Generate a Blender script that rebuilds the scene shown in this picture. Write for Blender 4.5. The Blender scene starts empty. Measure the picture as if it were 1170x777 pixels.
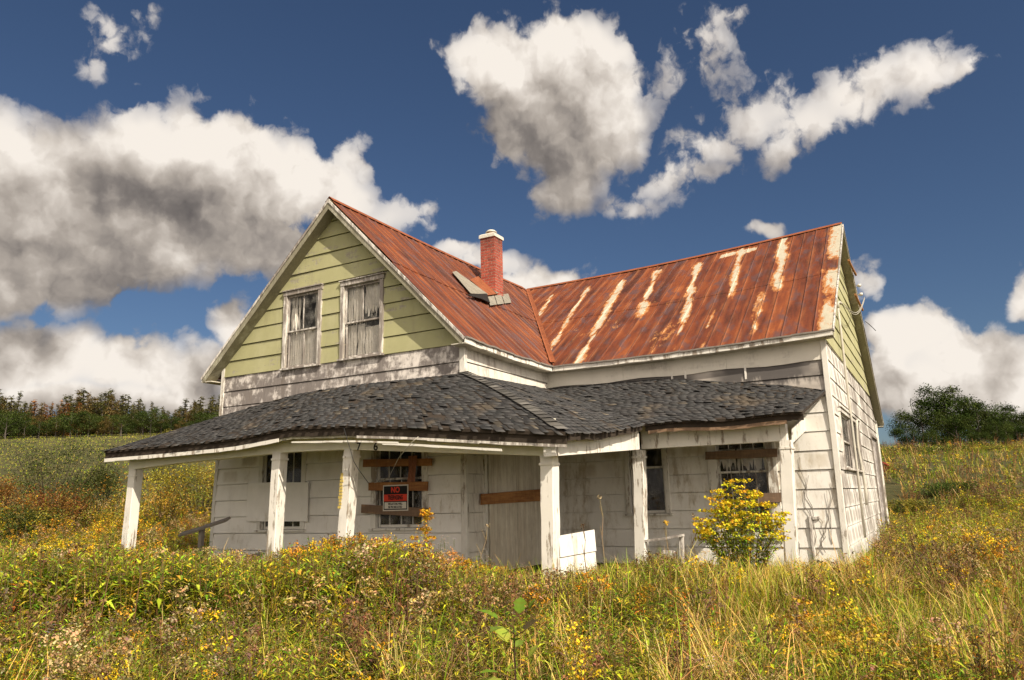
import bpy, math, random
import numpy as np
from mathutils import Vector, Matrix

rnd = random.Random(11)
rng = np.random.default_rng(11)
scene = bpy.context.scene
COL = scene.collection
R_ = math.radians

# ------------------------------------------------------------------ camera
S = 1.25
F = 860.0                      # focal length in photo pixels (photo 1170 x 777)
PITCH, YAW, ROLL = 0.2086, 0.5042, -0.026
CAM = np.array([6.3841, -9.953, 0.3638]) * S
_cy, _sy, _cp, _sp = math.cos(YAW), math.sin(YAW), math.cos(PITCH), math.sin(PITCH)
FWD = np.array([-_sy * _cp, _cy * _cp, _sp])
_r0 = np.array([_cy, _sy, 0.0]); _u0 = np.cross(_r0, FWD)
RGT = math.cos(ROLL) * _r0 + math.sin(ROLL) * _u0
UPV = -math.sin(ROLL) * _r0 + math.cos(ROLL) * _u0
HF = np.array([-_sy, _cy])     # horizontal heading


def ray(px, py):
    return FWD * F + RGT * (px - 585) - UPV * (py - 388.5)


def on(px, py, ax, val):
    """point where the sight line of a photo pixel meets the plane axis=val"""
    d = ray(px, py)
    return CAM + d * ((val - CAM[ax]) / d[ax])


def onplane(px, py, p, n):
    d = ray(px, py); p = np.array(p); n = np.array(n)
    return CAM + d * (((p - CAM) @ n) / (d @ n))


def pj(P):
    v = np.asarray(P, float) - CAM
    D = v @ FWD
    return 585 + F * (v @ RGT) / D, 388.5 - F * (v @ UPV) / D, D


cam_d = bpy.data.cameras.new('camera'); cam = bpy.data.objects.new('camera', cam_d); COL.objects.link(cam)
cam_d.sensor_width = 36; cam_d.lens = F / 1170 * 36; cam_d.clip_start = .05; cam_d.clip_end = 4000
M = Matrix([[RGT[i], UPV[i], -FWD[i], CAM[i]] for i in range(3)] + [[0, 0, 0, 1]])
cam.matrix_world = M
scene.camera = cam

# ------------------------------------------------------------------ dimensions (metres)
a = 2.9934 * S; L = 5.0072 * S; zg = 2.8241 * S; bG = 0.2948 * S
b = 0.3 * S; zs = 2.1949 * S
XL0, XL1 = -5.547 * S, -5.66 * S          # left wall at the top / bottom (it leans)
GB = -1.25                                  # wall bottoms, in the ground
PD = 1.52 * S                               # porch post line in front of each wall
PE = 1.87 * S                               # porch eave line
PX = 2.36 * S


def softplus(x, k=4.0):
    x = np.asarray(x, float)
    return np.where(x / k > 30, x, k * np.log1p(np.exp(np.clip(x / k, -50, 30))))


def vnoise(x, y, seed=0):
    """smooth value noise, numpy"""
    x = np.asarray(x, float); y = np.asarray(y, float)
    xi = np.floor(x).astype(np.int64); yi = np.floor(y).astype(np.int64)
    fx = x - xi; fy = y - yi
    fx = fx * fx * (3 - 2 * fx); fy = fy * fy * (3 - 2 * fy)

    def h(i, j):
        n = (i * 374761393 + j * 668265263 + seed * 1442695041) & 0xffffffff
        n = ((n ^ (n >> 13)) * 1274126177) & 0xffffffff
        return ((n ^ (n >> 16)) & 0xffff) / 65535.0
    return (h(xi, yi) * (1 - fx) + h(xi + 1, yi) * fx) * (1 - fy) + (h(xi, yi + 1) * (1 - fx) + h(xi + 1, yi + 1) * fx) * fy


def fbm(x, y, seed=0, o=4):
    s = 0; am = .5
    for i in range(o):
        s = s + am * vnoise(np.asarray(x) * 2 ** i, np.asarray(y) * 2 ** i, seed + i * 17); am *= .5
    return s


def ground(x, y):
    x = np.asarray(x, float); y = np.asarray(y, float)
    dx = x - CAM[0]; dy = y - CAM[1]
    D = dx * HF[0] + dy * HF[1]
    lat = dx * _cy + dy * _sy
    side = np.clip((lat + 10) / 25, 0, 1)             # 0 left .. 1 right
    z = -1.14 + .012 * np.clip(D, -20, 14) + .05 * (fbm(x * .4, y * .4, 3) - .5)
    rise = (.145 + .02 * side) * softplus(D - (25 + 2 * side), 3.0)
    crest = 30.0 - 24.2 * np.clip((side - .45) / .35, 0, 1)
    rise = crest * np.tanh(rise / crest * 1.02)
    # flat pad round the house
    ddx = np.maximum(np.maximum(-7.5 - x, x - 7.0), 0); ddy = np.maximum(np.maximum(-4 - y, y - 18), 0)
    dh = np.sqrt(ddx ** 2 + ddy ** 2)
    k = np.clip(dh / 9, 0, 1); k = k * k * (3 - 2 * k)
    return z + rise * k + .35 * (fbm(x * .08, y * .08, 9) - .5) * np.clip((D - 20) / 20, 0, 1)


# ------------------------------------------------------------------ mesh building
class MB:
    def __init__(s):
        s.v = []; s.f = []

    def add(s, vs, fs):
        o = len(s.v); s.v += [tuple(float(c) for c in p) for p in vs]; s.f += [tuple(i + o for i in f) for f in fs]

    def quad(s, *p):
        s.add(p, [tuple(range(len(p)))])

    def hexa(s, q0, q1):
        """solid between two matching loops of points"""
        n = len(q0)
        fs = [tuple(range(n))[::-1], tuple(range(n, 2 * n))]
        for i in range(n):
            j = (i + 1) % n
            fs.append((i, j, n + j, n + i))
        s.add(list(q0) + list(q1), fs)

    def box(s, lo, hi):
        x0, y0, z0 = lo; x1, y1, z1 = hi
        s.hexa([(x0, y0, z0), (x1, y0, z0), (x1, y1, z0), (x0, y1, z0)], [(x0, y0, z1), (x1, y0, z1), (x1, y1, z1), (x0, y1, z1)])

    def beam(s, p0, p1, w, h, up=(0, 0, 1), n=1, j=0.0):
        """timber from p0 to p1: w across, h along up; n segments wobbling by j"""
        p0 = Vector(p0); p1 = Vector(p1); d = (p1 - p0).normalized(); up = Vector(up)
        sd = d.cross(up).normalized(); u = sd.cross(d).normalized()
        rings = []
        for i in range(n + 1):
            t = i / n; c = p0.lerp(p1, t) + sd * rnd.gauss(0, j) + u * rnd.gauss(0, j)
            ww = w / 2 * (1 + rnd.gauss(0, j * 2)); hh = h / 2 * (1 + rnd.gauss(0, j * 2))
            # chamfered section
            k = min(ww, hh) * .12
            rings.append([c + sd * x + u * y for x, y in ((-ww + k, -hh), (ww - k, -hh), (ww, -hh + k), (ww, hh - k), (ww - k, hh), (-ww + k, hh), (-ww, hh - k), (-ww, -hh + k))])
        vs = [q for r in rings for q in r]; fs = [tuple(range(8))[::-1], tuple(range(8 * n, 8 * n + 8))]
        for i in range(n):
            for q in range(8):
                q2 = (q + 1) % 8
                fs.append((i * 8 + q, i * 8 + q2, i * 8 + 8 + q2, i * 8 + 8 + q))
        s.add(vs, fs)

    def tube(s, pts, r, n=8):
        pts = [Vector(p) for p in pts]; rs = r if isinstance(r, (list, tuple)) else [r] * len(pts)
        vs = []; fs = []
        for i, p in enumerate(pts):
            d = (pts[min(i + 1, len(pts) - 1)] - pts[max(i - 1, 0)]).normalized()
            x = d.orthogonal().normalized() if i == 0 else (x - d * x.dot(d)).normalized()
            y = d.cross(x)
            vs += [p + (x * math.cos(2 * math.pi * k / n) + y * math.sin(2 * math.pi * k / n)) * rs[i] for k in range(n)]
        for i in range(len(pts) - 1):
            for k in range(n):
                k2 = (k + 1) % n
                fs.append((i * n + k, i * n + k2, i * n + n + k2, i * n + n + k))
        fs += [tuple(range(n))[::-1], tuple(range((len(pts) - 1) * n, len(pts) * n))]
        s.add(vs, fs)

    def build(s, name, mat, parent=None, org=None, smooth=False, label=None):
        """org: world origin of the parent chain"""
        me = bpy.data.meshes.new(name)
        o_ = np.array(org if org is not None else (0, 0, 0))
        v = [tuple(np.array(p) - o_) for p in s.v]
        me.from_pydata(v, [], s.f); me.update()
        if mat is not None: me.materials.append(mat)
        if smooth:
            me.polygons.foreach_set('use_smooth', [True] * len(me.polygons))
        ob = bpy.data.objects.new(name, me); COL.objects.link(ob)
        if parent is not None: ob.parent = parent
        if label: ob['label'] = label
        return ob


def tag(o, label=None, cat=None, group=None, kind=None):
    if label: o['label'] = label
    if cat: o['category'] = cat
    if group: o['group'] = group
    if kind: o['kind'] = kind
    return o


def empty(name, loc, label, cat, group=None):
    o = bpy.data.objects.new(name, None); COL.objects.link(o); o.location = loc; o.empty_display_size = .2
    return tag(o, label, cat, group)


def np_mesh(name, V, Q, C, mat):
    """big mesh of quads from numpy with a per vertex colour"""
    me = bpy.data.meshes.new(name)
    V = np.ascontiguousarray(V, np.float32); Q = np.ascontiguousarray(Q, np.int32)
    me.vertices.add(len(V)); me.vertices.foreach_set('co', V.ravel())
    me.loops.add(Q.size); me.loops.foreach_set('vertex_index', Q.ravel())
    me.polygons.add(len(Q)); me.polygons.foreach_set('loop_start', np.arange(0, Q.size, 4, dtype=np.int32))
    try: me.polygons.foreach_set('loop_total', np.full(len(Q), 4, np.int32))
    except Exception: pass
    if C is not None:
        at = me.color_attributes.new('Col', 'BYTE_COLOR', 'POINT')
        c4 = np.ones((len(V), 4), np.float32); c4[:, :3] = np.clip(C, 0, 1)
        at.data.foreach_set('color', c4.ravel())
    me.update(calc_edges=True)
    if mat: me.materials.append(mat)
    return me


# ------------------------------------------------------------------ node helpers
class NT:
    def __init__(s, tree):
        s.t = tree; s.n = tree.nodes; s.l = tree.links

    def node(s, typ, **kw):
        nd = s.n.new(typ)
        for k, v in kw.items(): setattr(nd, k, v)
        return nd

    def put(s, sock, val):
        if isinstance(val, bpy.types.NodeSocket): s.l.new(val, sock)
        elif val is not None:
            if hasattr(sock.default_value, '__len__') and not hasattr(val, '__len__'): val = [val] * len(sock.default_value)
            if hasattr(sock.default_value, '__len__') and len(sock.default_value) == 4 and len(val) == 3: val = tuple(val) + (1,)
            sock.default_value = val

    def math(s, op, x, y=None, z=None, clamp=False):
        nd = s.node('ShaderNodeMath', operation=op, use_clamp=clamp)
        s.put(nd.inputs[0], x)
        if y is not None: s.put(nd.inputs[1], y)
        if z is not None: s.put(nd.inputs[2], z)
        return nd.outputs[0]

    def vec(s, op, x, y=None):
        nd = s.node('ShaderNodeVectorMath', operation=op)
        s.put(nd.inputs[0], x)
        if y is not None: s.put(nd.inputs[1], y)
        return nd.outputs['Value'] if op in ('LENGTH', 'DOT_PRODUCT', 'DISTANCE') else nd.outputs[0]

    def noise(s, vec, scale, detail=4, rough=.55, dist=0, out=0, dims='3D'):
        nd = s.node('ShaderNodeTexNoise', noise_dimensions=dims)
        s.put(nd.inputs['Vector'], vec); s.put(nd.inputs['Scale'], scale); s.put(nd.inputs['Detail'], detail)
        s.put(nd.inputs['Roughness'], rough); s.put(nd.inputs['Distortion'], dist)
        return nd.outputs[out]

    def ss(s, x, lo, hi):
        nd = s.node('ShaderNodeMapRange', interpolation_type='SMOOTHSTEP')
        s.put(nd.inputs[0], x); s.put(nd.inputs[1], lo); s.put(nd.inputs[2], hi)
        return nd.outputs[0]

    def lin(s, x, lo, hi, a0, a1):
        nd = s.node('ShaderNodeMapRange')
        s.put(nd.inputs[0], x)
        for i, v in enumerate((lo, hi, a0, a1), 1): s.put(nd.inputs[i], v)
        return nd.outputs[0]

    def mix(s, f, c0, c1, blend='MIX'):
        nd = s.node('ShaderNodeMix', data_type='RGBA', blend_type=blend)
        s.put(nd.inputs[0], f); s.put(nd.inputs[6], c0); s.put(nd.inputs[7], c1)
        return nd.outputs[2]

    def ramp(s, f, stops):
        nd = s.node('ShaderNodeValToRGB'); e = nd.color_ramp.elements
        while len(e) < len(stops): e.new(.5)
        for el, (p, c) in zip(e, stops): el.position = p; el.color = tuple(c) + (1,)
        s.put(nd.inputs[0], f); return nd.outputs[0]

    def scale(s, vec, sx, sy, sz):
        return s.vec('MULTIPLY', vec, (sx, sy, sz))

    def bump(s, h, strength=.4, dist=.01):
        nd = s.node('ShaderNodeBump'); s.put(nd.inputs['Height'], h); s.put(nd.inputs['Strength'], strength); s.put(nd.inputs['Distance'], dist)
        return nd.outputs[0]


def new_mat(name):
    m = bpy.data.materials.new(name); m.use_nodes = True
    t = NT(m.node_tree); bs = t.n['Principled BSDF']
    bs.inputs['Specular IOR Level'].default_value = .25
    return m, t, bs


def pos(t):
    return t.node('ShaderNodeNewGeometry').outputs['Position']


def plain(name, col, rough=.8, var=.25, sc=6.0, metal=0.0, bump=.15):
    m, t, bs = new_mat(name); p = pos(t)
    n = t.noise(p, sc, 5, .6)
    c = t.mix(n, tuple(x * (1 - var) for x in col), tuple(min(1, x * (1 + var)) for x in col))
    t.put(bs.inputs['Base Color'], c); bs.inputs['Roughness'].default_value = rough; bs.inputs['Metallic'].default_value = metal
    if bump: t.put(bs.inputs['Normal'], t.bump(t.noise(p, sc * 6, 4, .6), bump, .01))
    return m


def painted(name, paint, under, wear=.45, soft=.12, streak=(7, 7, .6), tint=None, studs=None, grime=.35, ghost=None, zlim=None):
    """old paint over weathered wood: peeled flakes, runs down the boards, dirt"""
    m, t, bs = new_mat(name); p = pos(t)
    st = t.noise(t.scale(p, *streak), 1.0, 5, .6)
    big = t.noise(p, .55, 4, .55)
    fine = t.noise(t.scale(p, 14, 14, 6), 1.0, 6, .7)
    msk = t.math('ADD', t.math('MULTIPLY', st, .42), t.math('ADD', t.math('MULTIPLY', big, .36), t.math('MULTIPLY', fine, .22)))
    if studs:                       # paint survives over the studs, weathers between them
        ax, pitch, amt = studs
        sp = t.node('ShaderNodeSeparateXYZ'); t.put(sp.inputs[0], p)
        wob = t.math('MULTIPLY', t.noise(t.scale(p, .4, .4, 2.2), 1.0, 3, .5), .25)
        w = t.math('SINE', t.math('MULTIPLY', t.math('ADD', sp.outputs[ax], wob), 2 * math.pi / pitch))
        msk = t.math('ADD', msk, t.math('MULTIPLY', w, -amt))
    gh = None
    if ghost:                       # each board faded between the studs behind it, some panels more than others
        ax, pitch, z0, bh, amt = ghost[:5]; g0_, g1_ = ghost[5:] if len(ghost) > 5 else (.45, .95)
        sp2 = t.node('ShaderNodeSeparateXYZ'); t.put(sp2.inputs[0], p)
        wb = t.math('MULTIPLY', t.math('SUBTRACT', t.noise(t.scale(p, 5, 5, 5), 1.0, 4, .6), .5), .16)
        cx = t.math('DIVIDE', sp2.outputs[ax], pitch); cz = t.math('DIVIDE', t.math('SUBTRACT', sp2.outputs[2], z0), bh)
        fx = t.math('FRACT', cx); fz = t.math('FRACT', cz)
        ex = t.math('ADD', t.math('MINIMUM', fx, t.math('SUBTRACT', 1.0, fx)), wb); ez = t.math('ADD', t.math('MINIMUM', fz, t.math('SUBTRACT', 1.0, fz)), wb)
        cid = t.node('ShaderNodeCombineXYZ'); t.put(cid.inputs[0], t.math('FLOOR', cx)); t.put(cid.inputs[1], t.math('FLOOR', cz))
        wn2 = t.node('ShaderNodeTexWhiteNoise', noise_dimensions='2D'); t.put(wn2.inputs['Vector'], cid.outputs[0])
        pt = t.math('ADD', t.math('MULTIPLY', wn2.outputs[0], .6), t.math('MULTIPLY', t.noise(p, .5, 3, .5), .7))
        gh = t.math('MULTIPLY', t.math('MULTIPLY', t.ss(ex, .02, .24), t.ss(ez, .03, .28)), t.ss(pt, g0_, g1_))
        if zlim: gh = t.math('MULTIPLY', gh, t.ss(sp2.outputs[2], zlim[0], zlim[1]))
        gh = t.math('MULTIPLY', t.math('MULTIPLY', gh, amt), t.lin(t.noise(t.scale(p, 9, 9, 3), 1.0, 4, .6), .3, .7, .6, 1.0))
    f = t.ss(msk, wear, wear + soft)
    f = t.math('SUBTRACT', 1.0, f)
    pv = t.mix(t.noise(p, 2.2, 4, .6), tuple(x * .82 for x in paint), tuple(min(1, x * 1.08) for x in paint))
    if tint:
        pv = t.mix(t.math('MULTIPLY', t.ss(t.noise(t.scale(p, 1.5, 1.5, .8), 1.0, 4, .6), .45, .75), .7), pv, tint)
    uv_ = t.mix(t.noise(t.scale(p, 25, 25, 3), 1.0, 4, .6), tuple(x * .55 for x in under), tuple(min(1, x * 1.35) for x in under))
    c = t.mix(f, pv, uv_)
    if gh is not None: c = t.mix(gh, c, under)
    g = t.ss(t.noise(t.scale(p, 3.5, 3.5, 1.1), 1.0, 5, .65), .5, .8)
    c = t.mix(t.math('MULTIPLY', g, grime), c, (.17, .135, .10))
    t.put(bs.inputs['Base Color'], c); bs.inputs['Roughness'].default_value = .75
    h = t.math('SUBTRACT', t.math('MULTIPLY', fine, .5), f)
    t.put(bs.inputs['Normal'], t.bump(h, .35, .008))
    return m


MT = {}
MT['green'] = painted('green_siding_paint', (.385, .37, .195), (.34, .31, .23), .415, .05, streak=(1.2, 1.2, 7), tint=(.44, .42, .25), grime=.28)
MT['greyboard'] = painted('weathered_board', (.68, .63, .58), (.21, .185, .17), .465, .10, streak=(3.2, 3.2, 3.6), grime=.45)
MT['porchwall'] = painted('dirty_white_siding', (.86, .83, .77), (.50, .43, .32), .34, .14, streak=(3, 3, 1), tint=(.80, .77, .70), grime=.16, ghost=(0, .62, 3.530, .3685, .8), zlim=(.7, 1.3))
MT['wingwall'] = painted('dirty_cream_siding', (.85, .82, .76), (.50, .43, .32), .37, .14, streak=(5, 5, .8), tint=(.79, .76, .69), grime=.22, ghost=(0, .62, 2.744, .375, .8), zlim=(.5, 1.2))
MT['whitewall'] = painted('bright_white_siding', (.72, .68, .60), (.48, .43, .37), .38, .12, grime=.22)
MT['sidewall'] = painted('peeling_side_siding', (.74, .71, .65), (.27, .24, .21), .46, .07, streak=(6, 6, .6), grime=.35, ghost=(1, .62, 2.744, .375, 0.85, .15, .62))
MT['trim'] = painted('white_trim_paint', (.74, .71, .64), (.32, .27, .215), .425, .06, streak=(9, 9, 1.2), grime=.3)
MT['post'] = painted('peeling_post_paint', (.75, .72, .65), (.30, .25, .19), .435, .05, streak=(16, 16, 1.3), grime=.3)
MT['beam'] = painted('porch_beam_paint', (.76, .73, .60), (.50, .46, .34), .33, .12, streak=(1.2, 1.2, 9), tint=(.62, .60, .42), grime=.2)
MT['casing'] = painted('window_casing_paint', (.68, .64, .58), (.28, .245, .215), .47, .10, streak=(12, 12, 1.6), grime=.4)
MT['rake'] = painted('mossy_rake_board', (.52, .50, .40), (.26, .24, .17), .50, .18, streak=(5, 5, 3), tint=(.27, .26, .13), grime=.55)
MT['soffit'] = painted('soffit_paint', (.62, .58, .48), (.40, .36, .28), .42, .15, streak=(2, 2, 2), grime=.3)
MT['plank'] = painted('rusty_brown_plank', (.50, .24, .085), (.30, .13, .05), .42, .2, streak=(2, 2, 18), grime=.25)
MT['oldplank'] = painted('old_brown_plank', (.36, .23, .13), (.20, .13, .085), .45, .2, streak=(2, 2, 18), grime=.35)
MT['doorboard'] = painted('grey_plywood_door', (.84, .79, .67), (.60, .53, .42), .44, .2, streak=(7, 7, .35), grime=.35)
MT['deadwood'] = plain('grey_dead_wood', (.20, .175, .15), .9, .35, 9)
MT['frieze'] = painted('frieze_paint', (.70, .66, .57), (.50, .46, .40), .36, .12, streak=(1.5, 1.5, 5), grime=.14)


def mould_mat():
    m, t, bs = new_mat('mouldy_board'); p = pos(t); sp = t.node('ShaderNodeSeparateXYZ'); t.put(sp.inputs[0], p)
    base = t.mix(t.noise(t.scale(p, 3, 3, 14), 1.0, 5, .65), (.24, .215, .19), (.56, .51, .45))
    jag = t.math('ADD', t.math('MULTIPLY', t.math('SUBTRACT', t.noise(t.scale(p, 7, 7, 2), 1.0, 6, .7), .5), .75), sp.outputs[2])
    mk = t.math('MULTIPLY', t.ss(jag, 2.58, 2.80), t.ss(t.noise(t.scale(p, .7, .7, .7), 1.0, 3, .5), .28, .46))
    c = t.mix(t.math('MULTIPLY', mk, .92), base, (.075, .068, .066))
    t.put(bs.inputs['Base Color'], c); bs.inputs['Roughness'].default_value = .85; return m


MT['mould'] = mould_mat()
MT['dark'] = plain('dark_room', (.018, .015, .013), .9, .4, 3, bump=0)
MT['deck'] = plain('rotten_deck_eave_shade', (.04, .03, .022), .95, .5, 7)  # old deck, darkened so the shadow gap under the eaves is in its colour
MT['curtain'] = plain('torn_curtain', (.78, .73, .64), .9, .2, 5)
MT['metalpipe'] = plain('galvanised_pipe', (.46, .43, .36), .5, .3, 9)
MT['wire'] = plain('black_wire', (.03, .03, .03), .6, .2, 9, bump=0)
MT['porcelain'] = plain('porcelain_insulator', (.6, .56, .5), .3, .15, 9)
MT['rustiron'] = plain('rusted_iron', (.28, .13, .05), .8, .35, 14)
MT['concrete'] = plain('chimney_cap_concrete', (.60, .58, .50), .85, .25, 7)
MT['black'] = plain('black_ink', (.012, .011, .011), .6, .2, 9, bump=0)
MT['signwhite'] = plain('sign_white', (.72, .68, .60), .5, .08, 9, bump=0)
MT['signred'] = plain('sign_red', (.75, .055, .025), .5, .12, 6, bump=0)
MT['cloth'] = plain('brown_cloth', (.34, .15, .085), .9, .35, 14)
MT['yellowtape'] = plain('worn_yellow_sticker', (.50, .38, .10), .7, .55, 22)
MT['redpaint'] = plain('red_shed_roof', (.42, .05, .045), .6, .25, 5)
MT['bark'] = plain('bark', (.10, .085, .07), .95, .4, 9)


def glass_mat():
    m, t, bs = new_mat('old_window_glass'); p = pos(t)
    tr = t.node('ShaderNodeBsdfTransparent'); gl = t.node('ShaderNodeBsdfGlossy'); gl.inputs['Roughness'].default_value = .06
    t.put(gl.inputs['Normal'], t.bump(t.noise(p, 3.5, 2, .5), .25, .02))
    df = t.node('ShaderNodeBsdfDiffuse'); df.inputs['Color'].default_value = (.42, .40, .36, 1)
    fr = t.node('ShaderNodeFresnel'); fr.inputs['IOR'].default_value = 1.55
    m1 = t.node('ShaderNodeMixShader'); t.put(m1.inputs[0], t.math('MULTIPLY', fr.outputs[0], .8)); t.l.new(tr.outputs[0], m1.inputs[1]); t.l.new(gl.outputs[0], m1.inputs[2])
    m2 = t.node('ShaderNodeMixShader'); t.put(m2.inputs[0], t.math('MULTIPLY', t.ss(t.noise(p, 5, 4, .6), .35, .75), .30)); t.l.new(m1.outputs[0], m2.inputs[1]); t.l.new(df.outputs[0], m2.inputs[2])
    t.l.new(m2.outputs[0], t.n['Material Output'].inputs[0]); return m


MT['glass'] = glass_mat()


def rust_mat(name, seamw=.31):
    """corrugated sheets: rust in sheet-wise tones, bare zinc where attribute 'bare' says the coating survived"""
    m, t, bs = new_mat(name)
    uv = t.node('ShaderNodeUVMap').outputs[0]
    at = t.node('ShaderNodeAttribute'); at.attribute_name = 'bare'
    sp = t.node('ShaderNodeSeparateXYZ'); t.put(sp.inputs[0], uv)
    cell = t.math('FLOOR', t.math('DIVIDE', sp.outputs[0], seamw))
    wn = t.node('ShaderNodeTexWhiteNoise', noise_dimensions='2D')
    cb = t.node('ShaderNodeCombineXYZ'); t.put(cb.inputs[0], cell); t.put(cb.inputs[1], t.math('FLOOR', t.math('DIVIDE', sp.outputs[1], 3.6)))
    t.put(wn.inputs['Vector'], cb.outputs[0])
    stk = t.noise(t.scale(uv, 9, .8, 1), 1.0, 6, .65)
    blot = t.noise(t.scale(uv, 2.2, 1.0, 1), 1.0, 6, .6)
    fine = t.noise(t.scale(uv, 38, 14, 1), 1.0, 5, .7)
    k = t.math('ADD', t.math('MULTIPLY', stk, .5), t.math('MULTIPLY', blot, .5))
    k = t.math('ADD', k, t.math('MULTIPLY', t.math('SUBTRACT', wn.outputs[0], .5), .16))
    k = t.math('ADD', k, t.math('MULTIPLY', t.math('SUBTRACT', fine, .5), .25))
    c = t.ramp(k, [(.24, (.034, .015, .011)), (.38, (.075, .023, .012)), (.50, (.142, .036, .014)), (.62, (.215, .056, .016)), (.76, (.35, .12, .036))])
    # seams: dark lap line, lighter rust bleeding from it
    fr_ = t.math('FRACT', t.math('DIVIDE', sp.outputs[0], seamw)); sd_ = t.math('MULTIPLY', t.math('MINIMUM', fr_, t.math('SUBTRACT', 1.0, fr_)), seamw)
    bl = t.math('MULTIPLY', t.math('SUBTRACT', 1.0, t.ss(sd_, .02, .13)), t.ss(t.noise(t.scale(uv, 5, .7, 1), 1.0, 5, .6), .42, .62))
    c = t.mix(t.math('MULTIPLY', bl, .42), c, (.35, .125, .042))
    ln_ = t.math('SUBTRACT', 1.0, t.ss(sd_, .006, .02)); c = t.mix(t.math('MULTIPLY', ln_, .6), c, (.04, .018, .013))
    # purple grey scale patches
    c = t.mix(t.math('MULTIPLY', t.ss(t.noise(t.scale(uv, 3.4, 1.5, 1), 1.0, 5, .6, .4), .50, .66), .75), c, (.095, .055, .055))
    bm = t.math('ADD', at.outputs['Fac'], t.math('ADD', t.math('MULTIPLY', t.math('SUBTRACT', t.noise(t.scale(uv, 7, 2.6, 1), 1.0, 6, .68), .5), 1.5), t.math('MULTIPLY', t.math('SUBTRACT', fine, .5), .5)))
    edge = t.ss(bm, .28, .52)
    c = t.mix(t.math('MULTIPLY', edge, .85), c, (.47, .20, .06))
    zinc = t.mix(t.noise(t.scale(uv, 12, 5, 1), 1.0, 4, .6), (.34, .30, .21), (.54, .50, .39))
    c = t.mix(t.ss(bm, .5, .68), c, zinc)
    t.put(bs.inputs['Base Color'], c); bs.inputs['Roughness'].default_value = .62
    bs.inputs['Specular IOR Level'].default_value = .3
    t.put(bs.inputs['Normal'], t.bump(t.math('ADD', fine, t.math('MULTIPLY', stk, .6)), .25, .008))
    return m


MT['rust'] = rust_mat('rusted_sheet_roof')


def shingle_mat():
    m, t, bs = new_mat('weathered_asphalt_shingle'); p = pos(t)
    at = t.node('ShaderNodeAttribute'); at.attribute_name = 'Col'
    n = t.noise(p, 60, 3, .7)
    c = t.mix(t.math('MULTIPLY', n, .5), at.outputs['Color'], t.mix(.5, at.outputs['Color'], (.02, .02, .02)))
    g = t.ss(t.noise(t.scale(p, 1.1, 1.1, 1.1), 1.0, 5, .6), .56, .74)
    c = t.mix(t.math('MULTIPLY', g, .45), c, (.17, .125, .075))
    t.put(bs.inputs['Base Color'], c); bs.inputs['Roughness'].default_value = .9
    t.put(bs.inputs['Normal'], t.bump(n, .4, .006)); return m


MT['shingle'] = shingle_mat()


def brick_mat():
    m, t, bs = new_mat('red_brick'); uv = t.node('ShaderNodeUVMap').outputs[0]
    br = t.node('ShaderNodeTexBrick'); t.put(br.inputs['Vector'], uv)
    br.inputs['Color1'].default_value = (.30, .055, .036, 1); br.inputs['Color2'].default_value = (.45, .105, .065, 1); br.inputs['Mortar'].default_value = (.36, .24, .18, 1)
    br.inputs['Scale'].default_value = 1; br.inputs['Mortar Size'].default_value = .009; br.inputs['Mortar Smooth'].default_value = .4
    br.inputs['Brick Width'].default_value = .235; br.inputs['Row Height'].default_value = .082; br.inputs['Bias'].default_value = .1
    n = t.noise(t.scale(uv, 20, 20, 1), 1, 5, .6)
    c = t.mix(t.math('MULTIPLY', t.ss(n, .35, .75), .65), br.outputs[0], (.11, .035, .028))
    c = t.mix(t.math('MULTIPLY', t.ss(t.noise(t.scale(uv, 5, 3, 1), 1, 5, .6), .52, .7), .5), c, (.06, .035, .03))
    # soot below the cap
    sy_ = t.node('ShaderNodeSeparateXYZ'); t.put(sy_.inputs[0], uv)
    so_ = t.ss(t.math('ADD', sy_.outputs[1], t.math('MULTIPLY', t.noise(t.scale(uv, 6, 3, 1), 1, 5, .6), .9)), 29.35, 29.95)
    c = t.mix(t.math('MULTIPLY', so_, .4), c, (.035, .022, .02))
    t.put(bs.inputs['Base Color'], c); bs.inputs['Roughness'].default_value = .85
    t.put(bs.inputs['Normal'], t.bump(t.math('SUBTRACT', t.math('MULTIPLY', n, .3), br.outputs['Fac']), .7, .012)); return m


MT['brick'] = brick_mat()


def leaf_mat(name, trans=.16, rough=.6, sat=1.0):
    m, t, bs = new_mat(name)
    at = t.node('ShaderNodeAttribute'); at.attribute_name = 'Col'
    c = at.outputs['Color']
    t.put(bs.inputs['Base Color'], c); bs.inputs['Roughness'].default_value = .8; bs.inputs['Specular IOR Level'].default_value = .06
    tl = t.node('ShaderNodeBsdfTranslucent'); t.put(tl.inputs['Color'], t.mix(.35, c, t.mix(1.0, c, (1.25, 1.15, .6), 'MULTIPLY')))
    mx = t.node('ShaderNodeMixShader'); mx.inputs[0].default_value = trans
    t.l.new(bs.outputs[0], mx.inputs[1]); t.l.new(tl.outputs[0], mx.inputs[2]); t.l.new(mx.outputs[0], t.n['Material Output'].inputs[0])
    return m


MT['leaf'] = leaf_mat('meadow_leaf')
MT['treeleaf'] = leaf_mat('tree_leaf', .25)


def ground_mat():
    m, t, bs = new_mat('meadow_ground'); p = pos(t)
    n1 = t.noise(p, .18, 5, .6); n2 = t.noise(p, 1.6, 6, .65); n3 = t.noise(p, 14, 5, .7)
    c = t.ramp(t.math('ADD', t.math('MULTIPLY', n1, .45), t.math('MULTIPLY', n2, .55)), [(.3, (.03, .035, .010)), (.45, (.07, .07, .02)), (.58, (.12, .10, .035)), (.72, (.16, .125, .05))])
    c = t.mix(t.math('MULTIPLY', n3, .6), c, (.04, .035, .016))
    t.put(bs.inputs['Base Color'], c); bs.inputs['Roughness'].default_value = 1
    t.put(bs.inputs['Normal'], t.bump(t.math('ADD', n2, n3), .8, .08)); return m


MT['ground'] = ground_mat()
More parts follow.
